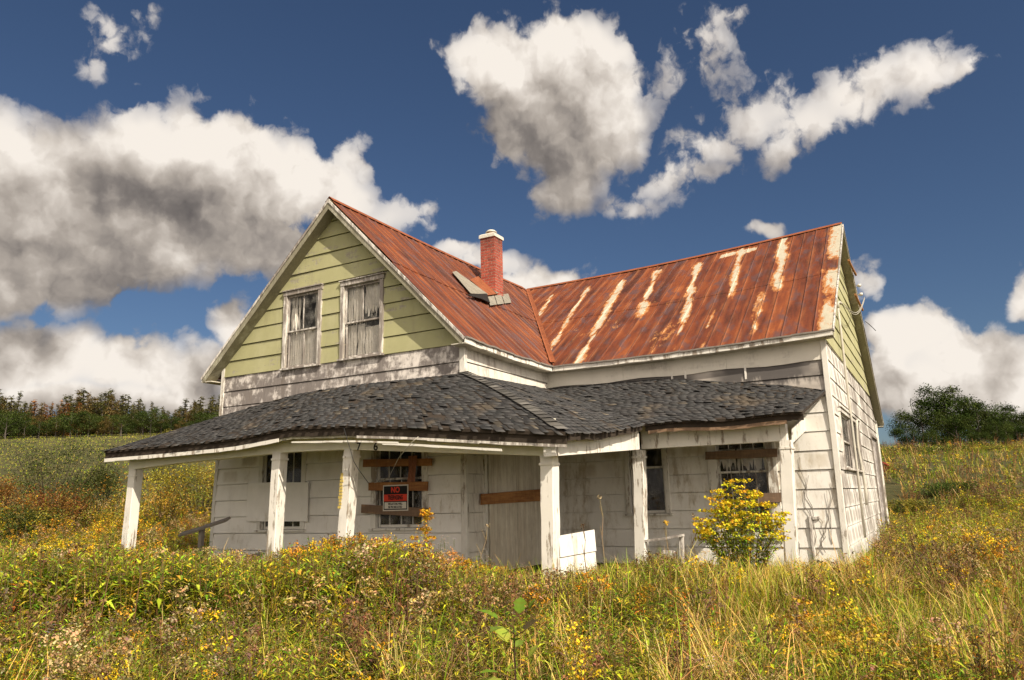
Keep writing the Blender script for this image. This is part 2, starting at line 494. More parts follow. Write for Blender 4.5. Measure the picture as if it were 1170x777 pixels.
# ================================================================== FARMHOUSE
HORG = (0.0, 0.0, -1.05)
house = empty('farmhouse', HORG, 'abandoned white and green farmhouse with rusted red metal roof and sagging wraparound porch', 'house')


def P(mb, name, mat, par=None, smooth=False, label=None):
    return mb.build(name, MT[mat] if isinstance(mat, str) else mat, par or house, HORG, smooth, label)


class Wall:
    """a plane: origin + u*U + z, outward normal N"""

    def __init__(s, o, U, N):
        s.o = np.array(o, float); s.U = np.array(U, float); s.N = np.array(N, float)

    def p(s, u, z, n=0.0):
        return s.o + s.U * u + np.array([0, 0, z]) + s.N * n

    def uz(s, px, py):
        ax = int(np.argmax(np.abs(s.N))); q = on(px, py, ax, s.o[ax])
        return float((q - s.o) @ s.U), float(q[2])


def xrange_at(poly, z):
    us = []
    n = len(poly)
    for i in range(n):
        (u0, z0), (u1, z1) = poly[i], poly[(i + 1) % n]
        if (z0 - z) * (z1 - z) <= 0 and abs(z1 - z0) > 1e-9:
            us.append(u0 + (u1 - u0) * (z - z0) / (z1 - z0))
    return (min(us), max(us)) if len(us) >= 2 else None


def siding(w, name, mat, poly, lines, openings=(), lap=.022, wob=.004, zlo=None, zhi=None, label=None, seglen=1.3):
    """lapped boards clipped to a convex outline (u,z), with holes for the openings"""
    mb = MB()
    zmin = min(z for _, z in poly); zmax = max(z for _, z in poly)
    if zlo is not None: zmin = max(zmin, zlo)
    if zhi is not None: zmax = min(zmax, zhi)
    ls = sorted(z for z in lines if zmin < z < zmax); ls = [zmin] + ls + [zmax]
    for z0, z1 in zip(ls[:-1], ls[1:]):
        if z1 - z0 < 1e-4: continue
        cuts = {z0, z1}
        for (_, _, a0, a1) in openings:
            for q in (a0, a1):
                if z0 + 1e-4 < q < z1 - 1e-4: cuts.add(q)
        for _, q in poly:
            if z0 + 1e-4 < q < z1 - 1e-4: cuts.add(q)
        cuts = sorted(cuts)
        ph = rnd.random() * 9
        off = lambda z: lap * (1 - (z - z0) / (z1 - z0)) + .002

        def wv(u): return wob * math.sin(u * 1.3 + ph) + wob * .6 * math.sin(u * 3.1 + 2 * ph)
        for q0, q1 in zip(cuts[:-1], cuts[1:]):
            r0 = xrange_at(poly, q0 + 1e-5); r1 = xrange_at(poly, q1 - 1e-5)
            if not r0 or not r1: continue
            zm = (q0 + q1) / 2
            ops = sorted((o[0], o[1]) for o in openings if o[2] < zm < o[3])
            segs = []; cl0, cl1 = r0[0], r1[0]
            for o0, o1 in ops:
                if o0 > max(cl0, cl1): segs.append((cl0, cl1, o0, o0))
                cl0 = cl1 = max(o1, cl0)
            segs.append((cl0, cl1, r0[1], r1[1]))
            for (b0, t0, b1, t1) in segs:
                if b1 - b0 < .003 and t1 - t0 < .003: continue
                n = max(1, int((b1 - b0) / seglen))
                for i in range(n):
                    f0, f1 = i / n, (i + 1) / n
                    ub0, ub1 = b0 + (b1 - b0) * f0, b0 + (b1 - b0) * f1
                    ut0, ut1 = t0 + (t1 - t0) * f0, t0 + (t1 - t0) * f1
                    A = w.p(ub0, q0, off(q0) + wv(ub0)); B = w.p(ub1, q0, off(q0) + wv(ub1))
                    C_ = w.p(ut1, q1, off(q1) + wv(ut1)); D_ = w.p(ut0, q1, off(q1) + wv(ut0))
                    if abs(q0 - z0) < 1e-5:      # open joint under the board
                        gp = min(.016, (q1 - q0) * .3); A = w.p(ub0, q0 + gp, off(q0) + wv(ub0)); B = w.p(ub1, q0 + gp, off(q0) + wv(ub1))
                        mb.quad(w.p(ub0, q0 + gp, -.035), w.p(ub1, q0 + gp, -.035), B, A)
                        mb.quad(w.p(ub0, q0 - .02, -.035), w.p(ub1, q0 - .02, -.035), w.p(ub1, q0 + gp, -.035), w.p(ub0, q0 + gp, -.035))
                    mb.quad(A, B, C_, D_)
    return P(mb, name, mat, label=label)


def member(mb, w, u0, u1, z0, z1, n0, n1, j=0.0):
    g = lambda: rnd.gauss(0, j) if j else 0
    q0 = [w.p(u0 + g(), z0 + g(), n0), w.p(u1 + g(), z0 + g(), n0), w.p(u1 + g(), z1 + g(), n0), w.p(u0 + g(), z1 + g(), n0)]
    e = min(.006, (n1 - n0) * .3)
    q1 = [w.p(u0 + e + g(), z0 + e + g(), n1), w.p(u1 - e + g(), z0 + e + g(), n1), w.p(u1 - e + g(), z1 - e + g(), n1), w.p(u0 + e + g(), z1 - e + g(), n1)]
    mb.hexa(q0, q1)


def skew_member(mb, w, pts, n0, n1):
    """board given by four photo pixels on the wall plane"""
    q = [w.uz(*p) for p in pts]
    mb.hexa([w.p(u, z, n0) for u, z in q], [w.p(u, z, n1) for u, z in q])


def window(w, u0, u1, z0, z1, casing=.1, rail=None, muntin='upper', curtain=None, holes=(), cm='casing', sill=True, depth=.7, dark_glass=False, proud=.055):
    """casing, two sashes with panes, dark room behind. (u0..z1) is the outer casing"""
    fr = MB(); c = casing
    member(fr, w, u0, u0 + c, z0, z1 - c, -.02, proud, .002); member(fr, w, u1 - c, u1, z0, z1 - c, -.02, proud, .002)
    member(fr, w, u0 - .015, u1 + .015, z1 - c, z1, -.02, proud + .006, .002)
    member(fr, w, u0 - .03, u1 + .03, z1, z1 + .035, -.02, proud + .035, .002)
    root = P(fr, 'window', cm)
    if sill:
        sb = MB(); member(sb, w, u0 - .03, u1 + .03, z0 - .05, z0 - .001, -.02, proud + .04, .002); P(sb, 'sill', cm, root)
    iu0, iu1, iz0, iz1 = u0 + c, u1 - c, z0 + .001, z1 - c
    zr_ = rail if rail is not None else (iz0 + iz1) / 2
    s = .048
    for k, (q0, q1, nn) in enumerate(((iz0, zr_ + s / 2, -.035), (zr_ - s / 2, iz1, .0))):
        mb = MB()
        member(mb, w, iu0, iu0 + s, q0, q1, nn - .03, nn, .001); member(mb, w, iu1 - s, iu1, q0, q1, nn - .03, nn, .001)
        member(mb, w, iu0 + s, iu1 - s, q0, q0 + s * (1.3 if k == 0 else 1), nn - .03, nn - .002, .001); member(mb, w, iu0 + s, iu1 - s, q1 - s, q1, nn - .03, nn - .002, .001)
        if muntin == 'both' or (muntin == 'upper' and k == 1):
            um = (iu0 + iu1) / 2; member(mb, w, um - .014, um + .014, q0 + s, q1 - s, nn - .026, nn - .004)
        if muntin == 'grid':
            for f in (.25, .5, .75):
                um = iu0 + (iu1 - iu0) * f; member(mb, w, um - .01, um + .01, q0 + s, q1 - s, nn - .026, nn - .004)
        P(mb, 'sash', cm, root)
        # pane: a sheet, with a jagged hole where the glass is broken
        g = MB(); gu0, gu1, gz0, gz1 = iu0 + s, iu1 - s, q0 + s, q1 - s; gn = nn - .016
        hs = [h for h in holes if h[0] == k]
        if not hs:
            g.quad(w.p(gu0, gz0, gn), w.p(gu1, gz0, gn), w.p(gu1, gz1, gn), w.p(gu0, gz1, gn))
        else:
            _, hu, hz, hr, hq = hs[0]
            cu, cz = gu0 + (gu1 - gu0) * hu, gz0 + (gz1 - gz0) * hz; N_ = 16
            for i in range(N_):
                def ringp(i):
                    an = 2 * math.pi * (i % N_) / N_
                    dx, dz = math.cos(an), math.sin(an)
                    rr = random.Random(i % N_ + int(hu * 100)).uniform(.55, 1.25)
                    inn = (cu + dx * hr * rr, cz + dz * hr * hq * rr)
                    tt = min(((gu1 - cu) / dx if dx > 1e-6 else (gu0 - cu) / dx if dx < -1e-6 else 9e9), ((gz1 - cz) / dz if dz > 1e-6 else (gz0 - cz) / dz if dz < -1e-6 else 9e9))
                    return inn, (cu + dx * tt, cz + dz * tt)
                i0, o0 = ringp(i); i1, o1 = ringp(i + 1)
                loop = [i0, o0]
                # corner between the two rays
                if abs(o0[0] - o1[0]) > 1e-4 and abs(o0[1] - o1[1]) > 1e-4:
                    loop.append((gu1 if max(o0[0], o1[0]) > gu1 - 1e-3 else gu0, gz1 if max(o0[1], o1[1]) > gz1 - 1e-3 else gz0))
                loop += [o1, i1]
                g.quad(*[w.p(u, z, gn) for u, z in loop])
        P(g, 'pane', 'glass', root)
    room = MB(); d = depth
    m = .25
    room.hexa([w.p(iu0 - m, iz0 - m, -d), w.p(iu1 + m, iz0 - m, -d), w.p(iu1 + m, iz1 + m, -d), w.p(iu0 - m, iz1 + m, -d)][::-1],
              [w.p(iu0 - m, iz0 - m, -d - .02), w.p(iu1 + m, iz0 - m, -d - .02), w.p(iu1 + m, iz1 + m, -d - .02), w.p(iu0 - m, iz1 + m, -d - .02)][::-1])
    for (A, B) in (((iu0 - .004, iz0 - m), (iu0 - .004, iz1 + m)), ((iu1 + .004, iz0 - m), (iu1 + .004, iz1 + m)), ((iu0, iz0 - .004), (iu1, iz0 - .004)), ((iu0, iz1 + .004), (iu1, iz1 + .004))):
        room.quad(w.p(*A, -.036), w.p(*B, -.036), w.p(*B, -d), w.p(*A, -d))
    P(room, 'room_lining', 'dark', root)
    if curtain:
        for (f0, f1, t0, t1) in curtain:
            cb = MB(); nu = 26; nz = 8
            def cp(i, k):
                f = f0 + (f1 - f0) * i / nu
                zb = t0 + .06 * math.sin(i * 2.7) * (t0 > .02) + .05 * math.sin(i * 1.1 + f0 * 9) * (t0 > .02)
                z = iz0 + (iz1 - iz0) * (zb + (t1 - zb) * k / nz)
                return w.p(iu0 + (iu1 - iu0) * f + .01 * math.sin(k * 1.3 + i), z, -.11 + .013 * math.sin(i * 1.35) + .008 * math.sin(i * .5 + k * .7))
            for i in range(nu):
                if rnd.random() < .04: continue
                for k in range(nz):
                    cb.quad(cp(i, k), cp(i + 1, k), cp(i + 1, k + 1), cp(i, k + 1))
            P(cb, 'curtain', 'curtain', root, smooth=True)
    return root


WF = Wall((0, 0, 0), (1, 0, 0), (0, -1, 0))       # front gable wall
WR = Wall((0, a, 0), (1, 0, 0), (0, -1, 0))       # long front wall of the wing
WD = Wall((0, 0, 0), (0, 1, 0), (1, 0, 0))        # side of the front gable block
WS = Wall((L, 0, 0), (0, 1, 0), (1, 0, 0))        # gable end of the wing

# roof key points
APX = on(376, 226, 1, -.3)                        # front ridge end
XR = float(APX[0]); ZR = float(APX[2])
ER = on(532.8, 383.7, 1, -.3)                     # right eave tip of the front gable
EL = on(230, 431, 1, -.3)
EJ = on(631.3, 417.9, 1, a - .32)                 # inner corner of the eaves
YR = 7.5934 * S
RJ = on(602, 331, 1, YR)                          # ridges meet
RE = on(957, 256, 1, YR)                          # right end of the main ridge
EE = on(951.5, 374.7, 1, a - .32)                 # right end of the main eave
XE = L + .23; RE[0] = XE; EE[0] = XE
YB = 16.3
BE = np.array([XE, YB + .35, 0.0]); BE = on(1013.7, 489, 0, XE)
if BE[1] > 18.5: BE[1] = 17.2
BE = np.array([XE, float(BE[1]), float(BE[2])])
YB = float(BE[1]) - .42

ov = .06
LB = [zg - k * bG for k in range(0, 16)]
LG = [zg + k * bG for k in range(1, 14)]
LR = [zs + b * k for k in range(-12, 2)]
LSd = [zs + b * k for k in range(-12, 16)]

# gable windows
def rect(w, pts):
    q = [w.uz(*p) for p in pts]
    us = sorted(x[0] for x in q); zz = sorted(x[1] for x in q)
    return (us[0] + us[1]) / 2, (us[2] + us[3]) / 2, (zz[0] + zz[1]) / 2, (zz[2] + zz[3]) / 2


g1 = rect(WF, [(326.7, 331.6), (370, 329.2), (322.8, 420.9), (366, 416.7)])
g2 = rect(WF, [(391, 322.9), (440.3, 314.2), (389.2, 410.8), (438.2, 403.9)])
inner = lambda r, c=.1: (r[0] + c, r[1] - c, r[2], r[3] - c)
gpoly = [(XL0 - .01, zg), (-.03, zg), (-.03, 3.60), (XR, ZR - .05), (XL0 + .03, 3.78)]
siding(WF, 'gable_siding', 'green', gpoly, LG, [inner(g1), inner(g2)], lap=.026)
# porch windows on the gable wall
p1u0, _ = WF.uz(297.5, 540); p1u1, _ = WF.uz(351, 540); _, p1z0 = WF.uz(322, 605)
p1 = (p1u0, p1u1, p1z0, 1.98)
q1u0, _ = WF.uz(425.5, 545); q1u1, _ = WF.uz(490, 545); _, q1z0 = WF.uz(455, 603)
p2 = (q1u0, q1u1, q1z0, 1.98)
ZT_ = 2.45
fpoly = [(XL1, GB), (-.03, GB), (-.03, zg), (XL0, zg)]
siding(WF, 'wall', 'greyboard', fpoly, LB, [inner(g1), inner(g2)], zlo=ZT_, label='grey weathered boards below the green gable')
siding(WF, 'wall', 'porchwall', fpoly, LB, [inner(p1), inner(p2)], zhi=ZT_, lap=.032, label='dingy white siding under the porch')
window(WF, *g1, rail=WF.uz(346, 376.5)[1], curtain=[(.02, .30, .5, 1), (.0, .42, 0, .5), (.44, 1, 0, .52), (.78, 1, .5, 1)], holes=[(1, .33, .45, .10, 2.4)], muntin='both')
window(WF, *g2, rail=WF.uz(415, 366)[1], curtain=[(.0, .42, .48, 1), (.48, .94, .62, 1), (.0, .48, 0, .46), (.5, 1, 0, .41)], holes=[(1, .8, .22, .075, 1.6)])
for r, pts in ((g1, [(322, 421), (368, 416.5), (368, 419.5), (322, 424)]),):
    pass
w1 = window(WF, *p1, casing=.13, rail=WF.uz(325, 583)[1], cm='trim', muntin='grid')
w2 = window(WF, *p2, casing=.14, rail=WF.uz(455, 547)[1], cm='trim', muntin='grid')
bd = MB(); skew_member(bd, WF, [(285, 595.6), (354.5, 595.6), (355.5, 551), (287, 551.5)], .075, .093)
P(bd, 'window_board', 'porchwall', label='pale board nailed over the window')
for pts, mt in (([(418.5, 533.8), (496, 532.3), (496.6, 524), (419, 525.2)], 'plank'), ([(425, 560.5), (491.5, 560.8), (492.2, 550.2), (425, 551.4)], 'plank'), ([(416.5, 586), (492.5, 591), (493, 580.5), (417, 576.2)], 'oldplank')):
    bd = MB(); skew_member(bd, WF, pts, .075, .115); P(bd, 'nailed_plank', mt)
# rag hanging on the top plank
rg = MB(); (cu0, cz1) = WF.uz(471, 521.5); (cu1, cz0) = WF.uz(481.5, 550.5); nn = 10
def rp(i, k):
    f = i / nn; t = k / nn; uu = cu0 + (cu1 - cu0) * (f * (1 - .25 * math.sin(t * 2.6)) + .12 * math.sin(t * 5)); return WF.p(uu, cz1 + (cz0 - cz1) * t, .135 + .02 * math.sin(i * 1.9 + k * .6))
for i in range(nn):
    for k in range(nn): rg.quad(rp(i, k), rp(i + 1, k), rp(i + 1, k + 1), rp(i, k + 1))
rag = P(rg, 'hanging_rag', 'cloth', smooth=True)
rag.parent = None; rag.location = HORG
tag(rag, 'twisted reddish brown rag hanging over the plank above the warning sign', 'rag')

# corner boards
mb = MB(); mb.beam((XL0 + .02, -.012, 3.75), (XL1 + .02, -.012, GB), .10, .05, up=(0, 1, 0), n=6, j=.004); P(mb, 'corner_board', 'trim')
mb = MB(); mb.beam((-.005, -.006, 3.52), (-.005, -.006, GB), .13, .09, up=(0, 1, 0), n=6, j=.003); P(mb, 'corner_board', 'trim')
mb = MB(); mb.beam((L + .004, a - .004, 3.50), (L + .004, a - .004, GB), .11, .11, up=(0, 1, 0), n=8, j=.004); P(mb, 'corner_board', 'trim')
mb = MB(); mb.beam((L + .01, YB + .01, 3.0), (L + .01, YB + .01, GB), .10, .10, up=(0, 1, 0), n=4, j=.004); P(mb, 'corner_board', 'trim')

# side wall of the front block, with the boarded door
d0, dz1 = WD.uz(554.5, 521); d1, _ = WD.uz(616, 521)
DO = (d0, d1, -1.0, 1.55)
siding(WD, 'wall', 'whitewall', [(0.03, GB), (a, GB), (a, 3.6), (0.03, 3.6)], LB, [DO])
_, pz0 = WD.uz(585, 560); 
mb = MB(); nb = 2
for i in range(nb):
    f0 = d0 + .09 + (d1 - d0 - .09) * i / nb; f1 = d0 + .09 + (d1 - d0 - .09) * (i + 1) / nb - .006
    member(mb, WD, f0, f1, -.98, 1.54, -.02, .02 + rnd.uniform(-.004, .004), .001)
door = P(mb, 'door', 'doorboard')
mb = MB(); member(mb, WD, d0 - .11, d0 - .004, -1.0, 1.6, -.01, .045, .002); member(mb, WD, d0 - .11, d1 + .05, 1.552, 1.68, -.01, .05, .002); P(mb, 'door_frame', 'trim')
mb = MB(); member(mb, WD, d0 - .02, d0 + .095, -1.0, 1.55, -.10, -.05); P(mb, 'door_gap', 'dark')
mb = MB(); skew_member(mb, WD, [(546.5, 576.8), (617, 572.3), (617, 558.8), (546.8, 564.5)], .05, .095); P(mb, 'nailed_plank', 'plank', label='rust brown plank nailed across the door')

# long front wall of the wing
r1u0, _ = WR.uz(714.5, 540); r1u1, _ = WR.uz(766, 560); _, r1z0 = WR.uz(745, 586.5)
r2u0, _ = WR.uz(809, 530); r2u1, _ = WR.uz(888, 530); _, r2z0 = WR.uz(850, 612)
r1 = (r1u0, r1u1, r1z0, 2.02); r2 = (r2u0, r2u1, r2z0, 2.02)
rpoly = [(0, GB), (L, GB), (L, 3.62), (0, 3.62)]
siding(WR, 'wall', 'wingwall', rpoly, LR, [inner(r1), inner(r2)], zhi=2.32)
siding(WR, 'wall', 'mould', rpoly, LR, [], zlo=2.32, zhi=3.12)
mb = MB()
nfr = 16
for i in range(nfr):            # plain frieze board under the eave
    u0, u1 = L * i / nfr, L * (i + 1) / nfr
    e0, e1 = 3.05 + .02 * math.sin(i * 1.3), 3.05 + .02 * math.sin(i * 1.3 + 1.3); u1 -= .006 if i in (4, 10) else 0
    mb.hexa([WR.p(u0, e0, 0), WR.p(u1, e1, 0), WR.p(u1, 3.62, 0), WR.p(u0, 3.62, 0)], [WR.p(u0, e0, .034), WR.p(u1, e1, .034), WR.p(u1, 3.62, .034), WR.p(u0, 3.62, .034)])
P(mb, 'frieze_board', 'frieze')
for px, py0, py1 in ((767, 414, 434), (783, 424, 433), (851, 416, 434)):
    mb = MB(); u, z1 = WR.uz(px, py0); _, z0 = WR.uz(px, py1); member(mb, WR, u - .022, u + .022, z0, min(z1, 3.12), .01, .042); P(mb, 'joint_cover', 'trim')
window(WR, *r1, casing=.11, rail=WR.uz(745, 534)[1], cm='trim', muntin=None)
window(WR, *r2, casing=.20, rail=WR.uz(850, 539)[1], cm='trim', muntin='grid', curtain=[(.02, .98, .62, .80)])
for pts in ([(807.5, 525.5), (889, 522.3), (889, 512.6), (807.5, 516.5)], [(868, 574.4), (893.5, 573.6), (893.5, 562.7), (868, 563.5)]):
    mb = MB(); skew_member(mb, WR, pts, .075, .115); P(mb, 'nailed_plank', 'oldplank')

# gable end of the wing
spoly = [(a, GB), (YB, GB), (YB, float(BE[2]) + .25), (YR, float(RE[2]) - .08), (a, 3.62)]
sw = []
for pts in ([(956, 466), (967, 473), (964, 534), (973.5, 536)], [(971.5, 476), (979, 481), (975.5, 536.5), (984.5, 538)]):
    sw.append(rect(WS, pts))
s1 = (sw[0][0], sw[1][1], sw[0][2], sw[0][3])
um = (s1[0] + s1[1]) / 2
sA = (s1[0], um - .02, s1[2], s1[3]); sB = (um + .02, s1[1], s1[2], s1[3])
dsu0, dz_ = WS.uz(993.5, 495); dsu1, _ = WS.uz(1000.5, 500)
SD = (dsu0, dsu1, -1.0, dz_)
siding(WS, 'wall', 'sidewall', spoly, LSd, [inner(sA, .09), inner(sB, .09), SD], zhi=zg)
siding(WS, 'gable_siding', 'green', spoly, LSd, [], zlo=zg)
window(WS, *sA, casing=.09, cm='casing', muntin=None, depth=.6); window(WS, *sB, casing=.09, cm='casing', muntin=None, depth=.6)
mb = MB(); member(mb, WS, SD[0] + .08, SD[1] - .08, -1.0, SD[3] - .08, -.07, -.02); P(mb, 'door', 'greyboard')
mb = MB(); member(mb, WS, SD[0], SD[0] + .09, -1.0, SD[3], -.02, .05); member(mb, WS, SD[1] - .09, SD[1], -1.0, SD[3], -.02, .05); member(mb, WS, SD[0] + .09, SD[1] - .09, SD[3] - .09, SD[3], -.02, .05); P(mb, 'door_frame', 'deadwood')
# plain far walls
WL = Wall((XL1 + .1, 0, 0), (0, 1, 0), (-1, 0, 0)); WB = Wall((0, YB, 0), (1, 0, 0), (0, 1, 0))
siding(WL, 'wall', 'sidewall', [(0, GB), (YB, GB), (YB, 2.6), (YR, ZR - .1), (a, 3.62), (0, 3.62)], LSd)
siding(WB, 'wall', 'sidewall', [(XL1 + .1, GB), (L, GB), (L, 2.75), (XL1 + .1, 2.75)], LSd)

# ------------------------------------------------------------------ metal roofs
def sheet_roof(name, f, urange, useams, normal, nt, bare, lap_t=(), umin=None, umax=None, extra=()):
    """sheet metal: rows up the slope, ribs along it. f(u,t) -> point, urange(t) -> (u0,u1)"""
    cols = set()
    for s_ in useams:
        cols |= {round(s_ - .022, 4), round(s_, 4), round(s_ + .022, 4)}
    uu = list(np.arange(umin, umax + 1e-6, .11))
    uu = [u for u in uu if all(abs(u - s_) > .05 for s_ in useams)]
    cols = sorted(cols | set(uu) | {umin, umax})
    ts = []
    for i in range(nt + 1):
        t = i / nt; ts.append((t, 0))
    for lt in lap_t:
        ts += [(lt - 1e-3, 1), (lt + 1e-3, 0)]
    ts = sorted(ts)
    nrm = np.array(normal, float); nrm /= np.linalg.norm(nrm)
    V = []; UVs = []; BA = []; idx = {}
    for r, (t, _) in enumerate(ts):
        lo, hi = urange(t)
        for c, u in enumerate(cols):
            uc = min(max(u, lo), hi)
            p = np.array(f(uc, t), float)
            h = 0
            if any(abs(u - s_) < 1e-3 for s_ in useams): h = .022
            lapn = sum(.02 for lt in lap_t if t < lt)
            h += lapn * -1 + .006 * math.sin(u * 5.1 + t * 4) + .010 * (vnoise(u * 1.1, t * 5, 5) - .5)
            V.append(p + nrm * h)
            v = t * f_len
            UVs.append((uc - useams[0], v)); BA.append(bare(uc, v, t))
            idx[(r, c)] = len(V) - 1
    faces = []
    for r in range(len(ts) - 1):
        for c in range(len(cols) - 1):
            q = [idx[(r, c)], idx[(r, c + 1)], idx[(r + 1, c + 1)], idx[(r + 1, c)]]
            ps = [V[k] for k in q]
            area = np.linalg.norm(np.cross(ps[2] - ps[0], ps[3] - ps[1]))
            if area < 1e-5: continue
            # drop merged corners
            qq = []
            for k in q:
                if not qq or np.linalg.norm(V[k] - V[qq[-1]]) > 1e-5: qq.append(k)
            if len(qq) > 2 and np.linalg.norm(V[qq[0]] - V[qq[-1]]) < 1e-5: qq.pop()
            if len(qq) >= 3: faces.append(tuple(qq))
    # orient
    me = bpy.data.meshes.new(name)
    me.from_pydata([tuple(p - np.array(HORG)) for p in V], [], faces)
    uvl = me.uv_layers.new(name='UVMap')
    for lp in me.loops: uvl.data[lp.index].uv = UVs[lp.vertex_index]
    at = me.attributes.new('bare', 'FLOAT', 'POINT'); at.data.foreach_set('value', np.array(BA, np.float32))
    me.materials.append(MT['rust']); me.update()
    ob = bpy.data.objects.new(name, me); COL.objects.link(ob); ob.parent = house
    return ob


lerp = lambda A, B, t: np.array(A) * (1 - t) + np.array(B) * t
# main front slope, u = x
f_len = float(np.linalg.norm(RE - EE))
VB = np.array([EJ[0], EJ[1], EJ[2]]); VT = np.array([RJ[0], YR, RJ[2]])


def fmain(x, t):
    k = np.clip((x - VB[0]) / (XE - VB[0]), -1.2, 1)
    lo = np.array([x, a - .32, VB[2] + (EE[2] - VB[2]) * max(k, 0) - .05 * math.sin(math.pi * np.clip(k, 0, 1))])
    k2 = np.clip((x - VT[0]) / (XE - VT[0]), 0, 1)
    hi = np.array([x, YR, VT[2] + (RE[2] - VT[2]) * k2 - .10 * math.sin(math.pi * k2) * (1 if k2 < 1 else 0)])
    return lerp(lo, hi, t)


NM = np.cross(RE - EE, np.array([1.0, 0, 0])); NM = NM if NM[2] > 0 else -NM


def xt(px, py):
    q = onplane(px, py, EE, NM); t = (q[1] - (a - .32)) / (YR - (a - .32)); return float(q[0]), float(t)


streaks = []
for p0, p1, w_ in (((628, 331), (603, 373), .10), ((670, 321), (623, 402), .10), ((709, 315), (657, 413), .13), ((749, 303), (730, 354), .15),
                   ((796, 296), (779, 364), .13), ((779, 364), (769, 392), .05), ((846, 282), (834, 334), .13), ((895, 272), (887, 327), .17), ((868, 335), (859, 378), .12), ((815, 350), (800, 398), .06)):
    (x0, t0), (x1, t1) = xt(*p0), xt(*p1)
    streaks.append((x0, t0, x1, t1, w_, .55 if w_ != .12 and w_ != .06 else .33))
pat = [xt(822, 287), xt(863, 284), xt(862, 279.5)]


def bare_main(u, v, t):
    s_ = -.17 + .50 * max(0, min(1, (fbm(u * 1.1, v * .8, 77, 3) - .44) * 6)) * (1 if t < .52 else .3) * (1 if u > 0 else .4)
    for (x0, t0, x1, t1, w_, am) in streaks:
        hi, lo = max(t0, t1), min(t0, t1)
        hi = min(hi + .04, .985)
        if lo - .03 < t < hi + .03:
            k = (t - t0) / (t1 - t0 + 1e-9); xc = x0 + (x1 - x0) * k
            ww = w_ * (.5 + 1.1 * vnoise(v * 1.7, x0 * 3.1, 8)); taper = min(1.0, (hi + .03 - t) / .07 + .45, (t - lo + .03) / .10 + .4)
            s_ = max(s_, (am + .50) * math.exp(-((u - xc + .06 * (vnoise(v * 2.3, x0, 3) - .5)) / ww) ** 2) * taper - .25)
    # pale sheet along the right rake and a pale patch at the ridge
    s_ = max(s_, -.25 + 1.0 * math.exp(-max(0, (XE - .20 - u)) ** 2 / .02) * (1 - .75 * math.exp(-((t - .55) / .06) ** 2) - .4 * math.exp(-((t - .25) / .07) ** 2)))
    if pat[0][0] < u < pat[1][0] and t > pat[0][1] - .02 and t < .955: s_ = max(s_, .72)
    if t > .955: s_ = max(s_, .12)
    return s_


seams = [XE - .36 - .31 * i for i in range(0, 33)]
sheet_roof('metal_roof', fmain, lambda t: ((VB[0] + (VT[0] - VB[0]) * t), XE), seams, NM, 34, bare_main, lap_t=(.46,), umin=float(VT[0]), umax=float(XE))
# left part of the main roof behind the front gable
XLe = XL1 - .3
def fleft(x, t): return lerp((x, a - .32, EL[2]), (x, YR, VT[2]), t)
sheet_roof('metal_roof', fleft, lambda t: (XLe, -7.25 + (VT[0] + 7.25) * t), [XLe + .5 + .31 * i for i in range(12)], NM, 20, lambda u, v, t: -.2, umin=XLe, umax=float(VT[0]))
# main rear slope
NR = np.cross(np.array([1.0, 0, 0]), BE - RE); NR = NR if NR[2] > 0 else -NR
def frear(x, t):
    k = np.clip((x - VT[0]) / (XE - VT[0]), 0, 1); hi = np.array([x, YR, VT[2] + (RE[2] - VT[2]) * k - .10 * math.sin(math.pi * k) * (1 if k < 1 else 0)])
    return lerp((x, BE[1], BE[2]), hi, t)
f_len = float(np.linalg.norm(BE - RE))
sheet_roof('metal_roof', frear, lambda t: (XLe, XE), [XE - .36 - .31 * i for i in range(43)], NR, 14, lambda u, v, t: -.2, umin=XLe, umax=float(XE))

# front gable slopes, u = y
f_len = float(np.linalg.norm(APX - ER))
NG = np.cross(np.array([0, 1.0, 0]), APX - ER); NG = NG if NG[2] > 0 else -NG
YF = -.30
def ridge_z(y): return ZR + (RJ[2] - ZR) * (y - YF) / (YR - YF) - .05 * math.sin(math.pi * np.clip((y - YF) / (YR - YF), 0, 1))
def fgab(y, t):
    k = np.clip((y - YF) / (EJ[1] - YF), 0, 1.0)
    lo = np.array([ER[0] + (EJ[0] - ER[0]) * k, y, ER[2] + (EJ[2] - ER[2]) * k - .03 * math.sin(math.pi * k)])
    hi = np.array([XR + (RJ[0] - XR) * np.clip((y - YF) / (YR - YF), 0, 1), y, ridge_z(y)])
    return lerp(lo, hi, t)
def bare_gab(u, v, t):
    return -.10 + .22 * math.exp(-((t - .97) / .05) ** 2) * (1 if 1.5 < u < 6 else .4)
sheet_roof('metal_roof', fgab, lambda t: (YF, EJ[1] + (YR - EJ[1]) * t), [YF + .3 + .31 * i for i in range(32)], NG, 24, bare_gab, lap_t=(.5,), umin=YF, umax=YR)
NGL = np.array([-NG[0], 0, NG[2]])
def fgabl(y, t):
    k = np.clip((y - YF) / (YR - YF), 0, 1)
    return lerp((EL[0], y, EL[2]), (XR + (RJ[0] - XR) * k, y, ridge_z(y)), t)
sheet_roof('metal_roof', fgabl, lambda t: (YF, EJ[1] + (YR - EJ[1]) * t), [YF + .3 + .31 * i for i in range(32)], NGL, 12, lambda u, v, t: -.2, umin=YF, umax=YR)

